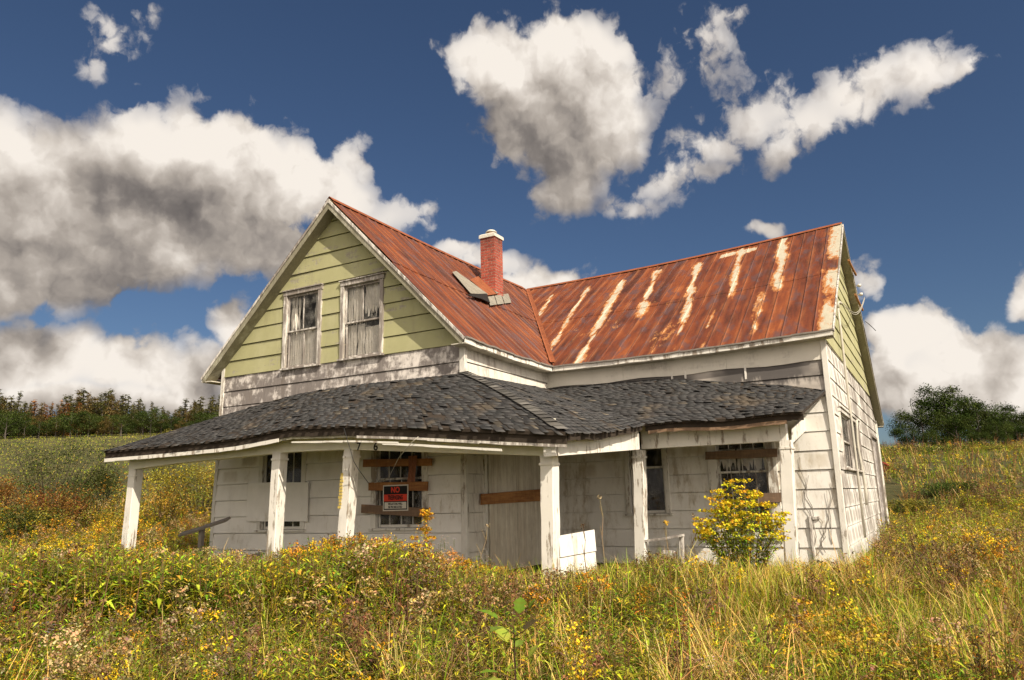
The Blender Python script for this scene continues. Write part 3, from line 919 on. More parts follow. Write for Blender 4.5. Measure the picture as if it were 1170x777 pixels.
# ridge caps and valley
def capline(name, pts, w_, nrmz, mat='rust'):
    mb = MB()
    for p, q in zip(pts[:-1], pts[1:]):
        p = np.array(p); q = np.array(q); d = (q - p) / np.linalg.norm(q - p); sd = np.cross(d, (0, 0, 1)); sd /= np.linalg.norm(sd)
        for sg in (-1, 1):
            o = sd * sg * w_ + np.array([0, 0, -w_ * nrmz])
            mb.quad(p + (0, 0, .03), q + (0, 0, .03), q + o + (0, 0, .03), p + o + (0, 0, .03))
    return P(mb, name, mat)
MT['rustcap'] = plain('rusted_ridge_cap', (.24, .075, .03), .7, .6, 5)
MT['zinc'] = plain('bare_zinc_sheet', (.25, .228, .18), .6, .45, 5)
capline('ridge_cap', [fmain(x, 1.0) + np.array([0, 0, .01]) for x in np.linspace(VT[0], XE, 13)], .13, .7, 'rustcap')
capline('ridge_cap', [fgab(y, 1.0) + np.array([0, 0, .01]) for y in np.linspace(YF, YR - .3, 11)], .12, 1.0, 'rustcap')
mb = MB()
for i in range(14):
    t0, t1 = .02 + .96 * i / 14, .02 + .96 * (i + 1) / 14
    A, B = lerp(VB, VT, t0), lerp(VB, VT, t1)
    # strip laid over the joint on both slopes
    A1 = fmain(A[0] + .10, t0); B1 = fmain(B[0] + .10, t1); A2 = fgab(A[1] - .10, t0); B2 = fgab(B[1] - .10, t1)
    up = np.array([0, 0, .035])
    mb.quad(A + up, A1 + up, B1 + up, B + up); mb.quad(A2 + up, A + up, B + up, B2 + up)
P(mb, 'valley_flashing', 'rustcap')

# rakes: fascia + soffit on both gables
def rake(p_tip, p_apex, out, wall_n, hang, name_side):
    """boards along a sloping roof edge: out = outward normal of the gable"""
    p_tip = np.array(p_tip); p_apex = np.array(p_apex); out = np.array(out, float)
    d = (p_apex - p_tip) / np.linalg.norm(p_apex - p_tip)
    dn = np.cross(d, out); dn = dn if dn[2] < 0 else -dn
    mb = MB(); mb.beam(p_tip + dn * .105 + out * .0, p_apex + dn * .105, .022, .15, up=-dn, n=8, j=.0025); P(mb, 'rake_board', 'rake')
    mb = MB(); mb.beam(p_tip + dn * .045 + out * .02, p_apex + dn * .045 + out * .02, .028, .055, up=-dn, n=8, j=.0025); P(mb, 'rake_trim', 'casing')
    mb = MB()
    n = 8
    for i in range(n):
        A = p_tip + (p_apex - p_tip) * i / n + dn * .15; B = p_tip + (p_apex - p_tip) * (i + 1) / n + dn * .15
        mb.hexa([A - out * .012, B - out * .012, B - out * hang, A - out * hang], [A - out * .012 + dn * .02, B - out * .012 + dn * .02, B - out * hang + dn * .02, A - out * hang + dn * .02])
    P(mb, 'soffit', 'rake')


off = np.array([0, 0, -.02])
rake(ER + off, APX + off, (0, -1, 0), None, .30, '')
rake(EL + off, APX + off, (0, -1, 0), None, .30, '')
rake(EE + off, RE + off, (1, 0, 0), None, .24, '')
rake(BE + off, RE + off, (1, 0, 0), None, .24, '')

# eaves: fascia + soffit
def eave(pts, inward, hang, mat='trim'):
    mb = MB(); iv = np.array(inward, float)
    for p, q in zip(pts[:-1], pts[1:]): mb.beam(np.array(p) + (0, 0, -.075) + iv * .03, np.array(q) + (0, 0, -.075) + iv * .03, .025, .11, n=2, j=.004)
    P(mb, 'fascia', mat)
    mb = MB()
    for p, q in zip(pts[:-1], pts[1:]): mb.beam(np.array(p) + (0, 0, -.02) + iv * .0, np.array(q) + (0, 0, -.02) + iv * .0, .035, .035, n=3, j=.006)
    P(mb, 'drip_edge', 'deadwood')
    mb = MB()
    for p, q in zip(pts[:-1], pts[1:]):
        p = np.array(p) + (0, 0, -.12); q = np.array(q) + (0, 0, -.12)
        mb.hexa([p + iv * .03, q + iv * .03, q + iv * hang, p + iv * hang], [p + iv * .03 + (0, 0, -.02), q + iv * .03 + (0, 0, -.02), q + iv * hang + (0, 0, -.02), p + iv * hang + (0, 0, -.02)])
    P(mb, 'soffit', 'soffit')
    return


eave([fgab(y, 0) for y in np.linspace(YF, EJ[1] + .02, 7)], (-1, 0, 0), .36)
eave([fmain(x, 0) for x in np.linspace(EJ[0], XE, 9)], (0, 1, 0), .36)
eave([(XLe, BE[1], BE[2]), (XE, BE[1], BE[2])], (0, -1, 0), .3)
eave([(EL[0], YF, EL[2]), (EL[0], a - .3, EL[2])], (1, 0, 0), .35)

# chimney on the right slope of the front gable
cb_ = onplane(566, 336, ER, NG)
cw, cd = .46, .46
cx0, cx1, cy0, cy1 = cb_[0] - cw, cb_[0], cb_[1], cb_[1] + cd
ct = on(565, 269.5, 1, cy0)[2]
me_mb = MB(); me_mb.box((cx0, cy0, cb_[2] - .9), (cx1, cy1, ct))
ch = P(me_mb, 'chimney', 'brick')
uvl = ch.data.uv_layers.new(name='UVMap')
for pl in ch.data.polygons:
    for li in pl.loop_indices:
        co = ch.data.vertices[ch.data.loops[li].vertex_index].co
        uvl.data[li].uv = ((co.x if abs(pl.normal.y) > .5 else co.y) + 20, co.z - (ct - HORG[2]) + 29.5)
mb = MB(); o_ = .03
mb.hexa([(cx0 - o_, cy0 - o_, ct), (cx1 + o_, cy0 - o_, ct), (cx1 + o_, cy1 + o_, ct), (cx0 - o_, cy1 + o_, ct)], [(cx0 - o_, cy0 - o_, ct + .09), (cx1 + o_, cy0 - o_, ct + .09), (cx1 + o_, cy1 + o_, ct + .09), (cx0 - o_, cy1 + o_, ct + .09)])
mb.hexa([(cx0 - o_, cy0 - o_, ct + .09), (cx1 + o_, cy0 - o_, ct + .09), (cx1 + o_, cy1 + o_, ct + .09), (cx0 - o_, cy1 + o_, ct + .09)], [(cx0 + .02, cy0 + .02, ct + .13), (cx1 - .02, cy0 + .02, ct + .13), (cx1 - .02, cy1 - .02, ct + .13), (cx0 + .02, cy1 - .02, ct + .13)])
P(mb, 'chimney_cap', 'concrete', ch)
cxm, cym = (cx0 + cx1) / 2, (cy0 + cy1) / 2
mb = MB(); mb.tube([(cxm, cym, ct + .10), (cxm, cym, ct + .20)], .13, 14); P(mb, 'flue', 'rustiron', ch)
mb = MB(); mb.tube([(cxm, cym, ct + .205), (cxm, cym, ct + .225), (cxm, cym, ct + .27), (cxm, cym, ct + .285)], [.15, .165, .11, .02], 14); P(mb, 'flue_lid', 'concrete', ch, True)

# loose and bare sheets on the right slope
ngu = NG / np.linalg.norm(NG)
def on_slope(pxs, lifts, mat, name, th=.012, label=None):
    mb = MB(); q = [onplane(x, y, ER, NG) + ngu * l for (x, y), l in zip(pxs, lifts)]
    mb.hexa(q, [p + ngu * th for p in q]); return P(mb, name, mat, label=label)
on_slope([(516, 312), (536.7, 337), (556.6, 338), (520.5, 310.8)], (.030, .042, .046, .030), 'zinc', 'loose_sheet', th=.006, label='bare grey sheet curling off the roof')
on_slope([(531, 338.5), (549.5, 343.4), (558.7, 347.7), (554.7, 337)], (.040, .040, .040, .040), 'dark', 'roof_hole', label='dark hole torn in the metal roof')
on_slope([(536, 320.5), (546.5, 316.4), (568, 337), (556.5, 338.7)], (.032, .032, .034, .036), 'rustcap', 'roof_patch', th=.005)
on_slope([(546.5, 316.2), (549, 315.2), (569.5, 336), (566.5, 337)], (.045, .045, .045, .045), 'zinc', 'chimney_flashing')
for k in range(3):
    f0, f1 = k / 3, (k + 1) / 3 - .03
    A0 = (556.6 + 24 * f0, 340 - 3.8 * f0); A1 = (556.6 + 24 * f1, 340 - 3.8 * f1); B0 = (559.4 + 25 * f0, 350 - 3.5 * f0); B1 = (559.4 + 25 * f1, 350 - 3.5 * f1)
    on_slope([A0, B0, B1, A1], (.027, .026, .026, .027), 'zinc', 'chimney_flashing', th=.003)

# service mast, brackets and cable on the gable end
mb = MB(); pts = []
for px, py in ((954.5, 330), (957, 380), (963, 439), (968.6, 488), (972, 515), (978, 560)):
    u, z = WS.uz(963, 439); _, zz = WS.uz(px, py)
ucond, _ = WS.uz(963, 439)
zt = WS.uz(955, 335)[1]
ztop = pj(WS.p(ucond, 5.6, .08))
zc1 = min(np.linspace(3, 7, 300), key=lambda z: abs(pj(WS.p(ucond, z, .09))[1] - 352))
mb.tube([WS.p(ucond, z, .09) for z in (-.6, 1.0, 2.6, 4.2, zc1)], .030, 10)
cond = P(mb, 'conduit', 'metalpipe', smooth=True)
mb = MB(); mb.tube([WS.p(ucond, zc1, .09), WS.p(ucond, zc1 + .12, .10), WS.p(ucond + .05, zc1 + .16, .13), WS.p(ucond + .1, zc1 + .12, .17)], .034, 10); P(mb, 'weatherhead', 'metalpipe', cond, True)
dr = (RE - BE); 
for k, (px, py) in enumerate(((969, 308), (971, 322), (972.3, 332), (972, 348.5))):
    tz = None
    # on the rear rake board
    best = min(np.linspace(0, 1, 400), key=lambda t: abs(pj(lerp(RE, BE, t))[1] - py))
    q = lerp(RE, BE, best) + np.array([.05, 0, -.14])
    mb = MB()
    if k in (0, 3):
        mb.beam(q + np.array([0, -1.5 if k == 0 else -1.9, .02]), q + np.array([.04, .15, 0]), .05, .06, n=2, j=.004); P(mb, 'bracket', 'rustiron')
    else:
        mb.tube([q, q + np.array([.04, 0, .0]), q + np.array([.06, 0, 0]), q + np.array([.13, 0, 0])], [.02, .035, .055, .04], 10); P(mb, 'insulator', 'porcelain', smooth=True)
cab = []
A = WS.p(ucond + .1, zc1 + .12, .17); 
B = lerp(RE, BE, .30) + np.array([.16, 0, -.14])
mb = MB()
for dz in (0, .05):
    mb.tube([lerp(A, B, t) + np.array([.05, 0, -.35 * math.sin(math.pi * t) - dz]) for t in np.linspace(0, 1, 13)], .008, 6)
P(mb, 'cable', 'metalpipe', smooth=True)
B2 = lerp(RE, BE, .42) + np.array([.1, 0, -.1])
mb = MB(); mb.tube([lerp(B2, B2 + np.array([1.0, 3.0, -2.0]), t) + np.array([0, 0, .7 * t * (1 - t) * 2]) for t in np.linspace(0, .22, 6)], .010, 6); P(mb, 'cable', 'wire', smooth=True)
uc2, _ = WS.uz(977, 500)
mb = MB(); mb.tube([WS.p(uc2, z, .07 + .03 * math.sin(z * 3)) for z in np.linspace(.1, 2.2, 9)], .035, 8); P(mb, 'conduit', 'metalpipe', smooth=True, label='kinked white service pipe between the windows')
# ================================================================== PORCH
EPX = [(119.3, 515.3), (203, 507.6), (264.6, 501), (331.5, 488), (400, 485.7), (467, 487), (534, 490), (600, 492.5), (646, 494)]
EP = np.array([on(x, y, 1, -PE) for x, y in EPX])
CR = on(736, 484, 1, a - PE)                     # valley foot
CE = on(917, 470.5, 1, a - PE)
TPX = [(250.7, 475.8), (341.6, 449.7), (400.7, 440), (505, 429), (528, 426.5)]
TP = np.array([on(x, y, 1, 0) for x, y in TPX]); TP[-1][0] = 0.0
RPX = [(628.5, 444), (760, 432.5), (896, 440), (942, 446)]
RP = np.array([on(x, y, 1, a) for x, y in RPX]); RP[0][0] = 0.0; RP[-1][0] = L - .04


def curve(P_, x): return float(np.interp(x, P_[:, 0], P_[:, 2]))


XHIP = float(EP[-1][0])
def roofA(x, t):
    """front plane, x along, t up"""
    zt = curve(TP, min(x, 0)); return np.array([x, -PE * (1 - t), curve(EP, x) * (1 - t) + zt * t])
def hip(t): return roofA(XHIP * (1 - t), t)
VTOP = np.array([0.0, a, RP[0][2]])
def val(t): return lerp(CR, VTOP, t)
def roofB(s_, t): return lerp(hip(t), val(t), s_) + np.array([0, 0, -.05 * math.sin(math.pi * s_) * (1 - t)])
CEt = np.array([L - .04, a, RP[-1][2]])
def roofC(s_, t):
    top = np.array([(L - .04) * s_, a, curve(RP, (L - .04) * s_)])
    bot = lerp(CR, CE, s_) + np.array([0, 0, .02 * math.sin(s_ * 9)])
    return lerp(bot, top, t)
def roofA2(s_, t):
    x0 = EP[0][0] + (XL0 - EP[0][0]) * t; x1 = XHIP * (1 - t)
    return roofA(x0 + (x1 - x0) * s_, t)


HOLES = {1: ((.33, .12, .022, .06), (.62, .50, .016, .05), (.80, .16, .018, .05), (.47, .72, .014, .05)), 2: ((.90, .90, .10, .07), (.40, .25, .05, .05)), 3: ((.62, .20, .03, .06), (.30, .60, .025, .05), (.85, .72, .03, .06))}


def shingles(fn, width0, rows, tabw, seed):
    r = random.Random(seed); V = []; Fq = []; C = []
    for k in range(rows):
        t0 = k / rows - .012; t1 = min(1, (k + 1.55) / rows)
        tc = (k + .5) / rows
        w_ = np.linalg.norm(fn(1, tc) - fn(0, tc)); n = max(1, int(w_ / tabw))
        sh = r.random()
        for i in range(-1, n + 1):
            s0 = max(0, (i + sh * .999) / n) + r.gauss(0, .001); s1 = min(1, (i + 1 + sh * .999) / n - .0045 * r.random() * 3)
            if s1 - s0 < .15 / n: continue
            if r.random() < .03 or any((((i + .5) / n - hs_) / rs_) ** 2 + ((tc - ht_) / rt_) ** 2 < 1 + r.uniform(-.5, .4) for hs_, ht_, rs_, rt_ in HOLES.get(seed, ())): continue
            tt0 = t0 + r.gauss(0, .0035) - (.022 * r.random() if k == 0 else 0)
            A, B, D_, E_ = fn(s0, tt0), fn(s1, tt0 + r.gauss(0, .003)), fn(s1, t1), fn(s0, t1)
            nr = np.cross(B - A, E_ - A); ln = np.linalg.norm(nr)
            if ln < 1e-6: continue
            nr = nr / ln; nr = nr if nr[2] > 0 else -nr
            cl = r.random(); lift = .011 + .006 * r.random() + (.034 * r.random() if cl < .11 else 0)
            lf2 = lift + r.gauss(0, .004)
            th = .009
            q = [A + nr * lift, B + nr * lf2, D_ + nr * .006, E_ + nr * .006]
            mid = [lerp(q[0], q[3], .35) - nr * (lift * .25), lerp(q[1], q[2], .35) - nr * (lf2 * .25)]
            vs = [q[0], q[1], mid[1], mid[0], q[2], q[3], q[0] - nr * th, q[1] - nr * th, mid[0] - nr * th, mid[1] - nr * th]
            o = len(V); V += vs
            Fq += [(o, o + 1, o + 2, o + 3), (o + 3, o + 2, o + 4, o + 5), (o + 6, o + 7, o + 1, o), (o + 6, o, o + 3, o + 8), (o + 1, o + 7, o + 9, o + 2)]
            base = .030 * r.uniform(.65, 1.35); wm = r.random()
            c = np.array([base * (1 + .10 * wm), base * (1 + .02 * wm), base * (1 - .05 * wm)])
            if r.random() < .022: c = np.array([.09, .075, .055]) * r.uniform(.6, 1.2)
            ce = c * 1.7 + .022
            C += [ce, ce, c, c, c, c, ce, ce, c, c]
    return np.array(V), np.array(Fq), np.array(C)


pr = MB(); NS, NTt = 30, 6
for fn in (roofA2, roofB, roofC):
    for i in range(NS):
        for k in range(NTt):
            A, B, C_, D_ = fn(i / NS, k / NTt), fn((i + 1) / NS, k / NTt), fn((i + 1) / NS, (k + 1) / NTt), fn(i / NS, (k + 1) / NTt)
            pr.quad(A, B, C_, D_); dz = np.array([0, 0, -.05]); pr.quad(D_ + dz, C_ + dz, B + dz, A + dz)
            if k == 0: pr.quad(A + dz, B + dz, B, A)
            if (fn is roofC and i == NS - 1): pr.quad(B + dz, C_ + dz, C_, B)
            if (fn is roofA2 and i == 0): pr.quad(D_ + dz, A + dz, A, D_)
porch = P(pr, 'porch_roof', 'deck')
SV = []; SF = []; SC = []; o = 0
for fn, wd, sd in ((roofA2, .205, 1), (roofB, .19, 2), (roofC, .17, 3)):
    v_, f_, c_ = shingles(fn, wd, 26 if sd < 3 else 28, wd, sd)
    SV.append(v_); SF.append(f_ + o); SC.append(c_); o += len(v_)
me = np_mesh('shingles', np.concatenate(SV) - np.array(HORG), np.concatenate(SF), np.concatenate(SC), MT['shingle'])
so = bpy.data.objects.new('shingles', me); COL.objects.link(so); so.parent = porch
# hip caps
V = []; Fq = []; C = []
for k in range(24):
    t0, t1 = k / 24 - .01, (k + 1.4) / 24
    if t1 > 1: t1 = 1
    A, B = hip(t0), hip(t1)
    e1 = roofA(A[0] - .16, min(1, max(0, t0))) - A if t0 < .98 else np.zeros(3)
    d1 = roofA2(max(0, 1 - .016), max(0, t0)) - A; d2 = roofB(.035, max(0, t0)) - A
    d1 = d1 / (np.linalg.norm(d1) + 1e-9) * .16; d2 = d2 / (np.linalg.norm(d2) + 1e-9) * .16
    u0 = np.array([0, 0, .055 + .02 * rnd.random()]); u1 = np.array([0, 0, .04])
    o = len(V); V += [A + d1 + u0 * .8, A + u0, A + d2 + u0 * .8, B + d1 + u1 * .8, B + u1, B + d2 + u1 * .8]
    Fq += [(o, o + 1, o + 4, o + 3), (o + 1, o + 2, o + 5, o + 4)]
    c = np.array([.075, .07, .062]) * rnd.uniform(.6, 1.6); C += [c * 1.7] * 3 + [c] * 3
me = np_mesh('hip_cap', np.array(V) - np.array(HORG), np.array(Fq), np.array(C), MT['shingle'])
so = bpy.data.objects.new('hip_cap', me); COL.objects.link(so); so.parent = porch

# dark strips below the shingles, shade of the gap put in their colour, and two layers of thin light fascia
def strip_along(fn, s0, s1, n, inset, z0, z1, mat, name, th=.022, j=.004, par=None, tvec=(0, 1, 0)):
    mb = MB(); tv = np.array(tvec, float)
    for i in range(n):
        f0, f1 = s0 + (s1 - s0) * i / n, s0 + (s1 - s0) * (i + 1) / n
        g0, g1 = [np.array([0, 0, rnd.gauss(0, j)]) for _ in range(2)]
        A = fn(f0, 0) + tv * inset; B = fn(f1, 0) + tv * inset
        mb.hexa([A + (0, 0, z0) + g0, B + (0, 0, z0) + g1, B + (0, 0, z1), A + (0, 0, z1)], [A + (0, 0, z0) + g0 + tv * th, B + (0, 0, z0) + g1 + tv * th, B + (0, 0, z1) + tv * th, A + (0, 0, z1) + tv * th])
    return P(mb, name, mat, par or house)


strip_along(roofA2, 0, 1, 26, .03, -.17, -.045, 'deadwood' if False else 'deck', 'porch_fascia', j=.008)
strip_along(roofA2, 0.0, .47, 14, .012, -.235, -.165, 'trim', 'porch_fascia', j=.004)
strip_along(roofA2, .25, .93, 16, .05, -.215, -.165, 'rake', 'porch_fascia', j=.006)
strip_along(roofA2, .50, .72, 8, .02, -.295, -.262, 'trim', 'porch_fascia', j=.004)
strip_along(roofA2, .69, .90, 8, .024, -.32, -.285, 'trim', 'porch_fascia', j=.004)
strip_along(roofA2, .64, 1.0, 8, .0, -.22, -.178, 'casing', 'porch_fascia', j=.004)
strip_along(roofB, .03, .97, 10, -.03, -.12, -.045, 'deck', 'porch_fascia', tvec=(1, 0, 0), j=.01)
strip_along(roofC, 0, 1, 14, .05, -.15, -.045, 'deck', 'porch_fascia', j=.008)
strip_along(roofC, .02, .9, 14, .04, -.20, -.14, 'oldplank', 'porch_fascia', j=.006)

# beams
YP = -PD
bpx = [(147, 537), (203, 529), (264.6, 523), (331, 516.2), (395, 513.5), (470, 516), (550, 518.5), (630, 521)]
BP = np.array([on(x, y, 1, YP + -.10) for x, y in bpx])
mb = MB()
for p, q in zip(BP[:-1], BP[1:]):
    zt0 = roofA(p[0], (PE - PD) / PE)[2] - .06; zt1 = roofA(q[0], (PE - PD) / PE)[2] - .06
    mb.hexa([p, q, (q[0], q[1], zt1), (p[0], p[1], zt0)], [p + (0, .2, 0), q + (0, .2, 0), (q[0], q[1] + .2, zt1 + .02), (p[0], p[1] + .2, zt0 + .02)])
beamA = P(mb, 'porch_beam', 'beam')
XPB = PX + .10
b0 = on(635, 521, 0, XPB); b1 = on(731, 513.5, 0, XPB)
b1[1] = min(b1[1], a - PD + .1)
mb = MB(); nseg = 5
for i in range(nseg):
    f0, f1 = i / nseg, (i + 1) / nseg
    p, q = lerp(b0, b1, f0), lerp(b0, b1, f1)
    zp, zq = roofB(f0, .05)[2] - .11, roofB(f1, .05)[2] - .11
    mb.hexa([p, q, (q[0], q[1], zq), (p[0], p[1], zp)], [p - (.2, 0, 0), q - (.2, 0, 0), (q[0] - .2, q[1], zq), (p[0] - .2, p[1], zp)])
P(mb, 'porch_beam', 'post')
c0 = on(733, 513, 1, a - PD - .10); c1 = on(899, 503.5, 1, a - PD - .10)
mb = MB(); nseg = 6
for i in range(nseg):
    f0, f1 = i / nseg, (i + 1) / nseg
    p, q = lerp(c0, c1, f0), lerp(c0, c1, f1)
    zp, zq = roofC(f0, .16)[2] - .06, roofC(f1, .16)[2] - .06
    mb.hexa([p, q, (q[0], q[1], zq), (p[0], p[1], zp)], [p + (0, .2, 0), q + (0, .2, 0), (q[0], q[1] + .2, zq), (p[0], p[1] + .2, zp)])
P(mb, 'porch_beam', 'trim')

# posts: built boxes, each with its own lean; pixels give the left and right outline at top and bottom on the post line
def post(y, xl_t, xr_t, yt, xl_b, xr_b, yb, w_=.215, label=None):
    ctop = on((xl_t + xr_t) / 2, yt, 1, y); cbot = on((xl_b + xr_b) / 2, yb, 1, y)
    d = (cbot - ctop); k = (-1.12 - ctop[2]) / d[2]
    end = ctop + d * k; end[1] = ctop[1]
    top = ctop.copy(); top[2] += .03
    mb = MB(); mb.beam(end, top, w_, w_, up=(0, 1, 0), n=9, j=.003)
    p = P(mb, 'porch_post', 'post', label=label)
    mb = MB()
    for z_ in (.0,):
        t_ = lerp(ctop, end, .045); mb.beam(t_ - (0, 0, .018), t_ + (0, 0, .018), w_ + .03, w_ + .03, up=(0, 1, 0))
    P(mb, 'post_collar', 'post', p)
    return p, ctop, end


post(YP, 147, 164, 538, 138, 156, 622, label='leaning end post with flaking paint')
post(YP, 311.5, 329, 518, 304.5, 322.5, 630)
p3, p3t, p3e = post(YP, 392.5, 412, 515, 385, 404.5, 613)
p4, p4t, p4e = post(YP, 616.5, 638.5, 523, 619.5, 640.5, 655, w_=.225)
post(a - PD, 721.5, 739.6, 516, 724, 742, 630)
post(a - PD, 890, 907, 505, 896.5, 912, 625)
# worn sticker on the third post
mb = MB(); n = 11
for i in range(n):
    z1 = on(391, 541 + i * 3.7, 1, YP)[2]; z0 = on(391, 541 + i * 3.7 + 2.9, 1, YP)[2]
    x_ = on(391 - i * .28, 541 + i * 3.7, 1, YP - .11)[0]
    mb.box((x_ - .035 + rnd.gauss(0, .006), YP - .121 + .002, z0), (x_ + .03 + rnd.gauss(0, .008), YP - .108, z1))
P(mb, 'worn_sticker', 'yellowtape', label='worn yellow vertical lettering on the post')

# end gable board of the porch, floor, added panel in place of a sunlit wall patch
e0 = on(906.6, 489, 0, float(c1[0]) + .02); 
XG = float(c1[0]) + .06
mb = MB(); q = [on(906.8, 489.5, 0, XG), on(929, 466, 0, XG), on(931, 482, 0, XG), on(906.8, 505.5, 0, XG)]
ysc = lambda p, k=0: np.array(p)
mb.hexa([p - (.035, 0, 0) for p in q], q); P(mb, 'porch_barge_board', 'trim')
FLZ = -1.04
mb = MB(); mb.box((XL1 - .3, -PD - .15, FLZ - .1), (PX + .12, 0, FLZ)); mb.box((0, 0.001, FLZ - .1), (PX + .12, a, FLZ - .002)); mb.box((PX + .121, a - PD - .12, FLZ - .1), (c1[0] + .1, a, FLZ - .004)); P(mb, 'porch_floor', 'deadwood')
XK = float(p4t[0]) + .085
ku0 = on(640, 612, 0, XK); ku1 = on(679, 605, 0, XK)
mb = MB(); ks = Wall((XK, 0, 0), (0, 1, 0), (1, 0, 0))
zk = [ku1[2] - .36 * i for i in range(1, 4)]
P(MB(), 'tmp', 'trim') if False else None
sk = siding(ks, 'sunlit_patch_panel', 'wingwall', [(-PD + .05, GB), (ku1[1], GB), (ku1[1], ku1[2]), (-PD + .05, ku0[2])], zk, lap=.018, label='added low boarded panel standing in for a sunlit patch on the wall')
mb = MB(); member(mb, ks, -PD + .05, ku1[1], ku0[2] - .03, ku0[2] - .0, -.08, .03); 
# broken rail beside the fifth post
ra = on(738, 618, 1, a - PD - .05); rb = on(781, 611.5, 1, a - PD - .05)
mb = MB(); mb.beam(ra, rb, .12, .045, n=4, j=.004); mb.beam(rb + (-.05, .03, -.02), rb + (-.08, .03, -.6), .08, .08, n=2, j=.003); mb.beam(ra + (.3, .03, -.3), ra + (.55, .06, -.32), .05, .25, n=2, j=.006); P(mb, 'broken_rail', 'casing')
rc = on(873, 613.5, 1, a - PD - .02); rd = on(899, 611, 1, a - PD - .02)
mb = MB(); mb.beam(rc, rd, .09, .06, n=3, j=.004); P(mb, 'broken_rail', 'post')

# vertical board frame standing on the right front wall (patched hatch)
hw = Wall((0, a - .03, 0), (1, 0, 0), (0, -1, 0))
h0, hz1 = hw.uz(923.5, 590); h1, _ = hw.uz(936, 590); _, hz0 = hw.uz(930, 640)
mb = MB(); member(mb, hw, h0, h0 + .06, hz0, hz1, -.01, .03, .003); member(mb, hw, h0 + .06, h1, hz1 - .07, hz1, -.01, .028, .003); P(mb, 'hatch_frame', 'casing')

# dead vines on the lit front wall
mb = MB(); vr = random.Random(5)
for k in range(9):
    u = vr.uniform(h0 - .55, L - .2); z = vr.uniform(-.9, -.5); pts = []
    H = vr.uniform(.9, 2.2)
    for i in range(10):
        pts.append(WR.p(u, z, .035)); z += H / 10; u += vr.gauss(0, .035)
    mb.tube(pts, [.008 - .0005 * i for i in range(10)], 5)
vine = mb.build('dead_vine', MT['deadwood'], None, None); tag(vine, 'thin dry vine stems climbing the white wall right of the porch', 'vine')

# ------------------------------------------------------------------ writing
def text_obj(txt, size, w, u, z, n, mat, name, parent, org, align='CENTER', bold=.0, sx=1.0):
    cu = bpy.data.curves.new(name, 'FONT'); cu.body = txt; cu.size = size; cu.align_x = align; cu.align_y = 'CENTER'; cu.extrude = .0015; cu.offset = bold
    tmp = bpy.data.objects.new('tmp_text', cu); COL.objects.link(tmp)
    dg = bpy.context.evaluated_depsgraph_get(); me = bpy.data.meshes.new_from_object(tmp.evaluated_get(dg)); bpy.data.objects.remove(tmp); bpy.data.curves.remove(cu)
    for v in me.vertices:
        x, y, zz = v.co; p = w.p(u + x * sx, z + y, n + zz) - np.array(org); v.co = p
    me.materials.clear(); me.materials.append(MT[mat]); me.name = name
    ob = bpy.data.objects.new(name, me); COL.objects.link(ob); ob.parent = parent
    return ob


WB_ = Wall((0, YP - .10, 0), (1, 0, 0), (0, -1, 0))
for ch_, px in (('7', 410.0), ('6', 429.3)):
    u, z = WB_.uz(px, 510.5)
    text_obj(ch_, .20, WB_, u, z, .004, 'black', 'house_number', beamA, HORG, bold=.004)
# sign
sq = [WF.uz(*p) for p in ((441.5, 584), (470.2, 583.2), (471, 553.8), (442.3, 554.2))]
su0 = (sq[0][0] + sq[3][0]) / 2; su1 = (sq[1][0] + sq[2][0]) / 2; sz0 = (sq[0][1] + sq[1][1]) / 2; sz1 = (sq[2][1] + sq[3][1]) / 2
SO = tuple(WF.p((su0 + su1) / 2, sz0, .12))
sg = empty('warning_sign', SO, 'black and red NO TRESPASSING sign fixed to the planks over the porch window', 'sign')
w_, h_ = su1 - su0, sz1 - sz0
def SP(mb, name, mat): return mb.build(name, MT[mat], sg, SO)
NB_ = .118
mb = MB(); member(mb, WF, su0, su1, sz0, sz1, NB_, NB_ + .006); SP(mb, 'sign_plate', 'signwhite')
m_ = .035 * w_
mb = MB(); member(mb, WF, su0 + m_, su1 - m_, sz0 + m_, sz1 - m_, NB_ + .0062, NB_ + .008); SP(mb, 'black_panel', 'black')
mb = MB(); member(mb, WF, su0 + m_ * 1.2, su1 - m_ * 1.2, sz0 + h_ * .375, sz0 + h_ * .635, NB_ + .0082, NB_ + .0095); SP(mb, 'red_band', 'signred')
mb = MB(); member(mb, WF, su0 + m_ * 2, su1 - m_ * 2, sz0 + m_ * 2, sz0 + h_ * .335, NB_ + .0082, NB_ + .0095); SP(mb, 'white_band', 'signwhite')
um_ = (su0 + su1) / 2
text_obj('NO', h_ * .30, WF, um_, sz0 + h_ * .80, NB_ + .010, 'signred', 'lettering', sg, SO, bold=.006, sx=.9)
text_obj('TRESPASSING', h_ * .235, WF, um_, sz0 + h_ * .505, NB_ + .0115, 'black', 'lettering', sg, SO, bold=.004, sx=.52)
text_obj('VIOLATORS WILL', h_ * .115, WF, um_, sz0 + h_ * .265, NB_ + .0115, 'black', 'lettering', sg, SO, bold=.0015, sx=.78)
text_obj('BE PROSECUTED', h_ * .115, WF, um_, sz0 + h_ * .145, NB_ + .0115, 'black', 'lettering', sg, SO, bold=.0015, sx=.78)

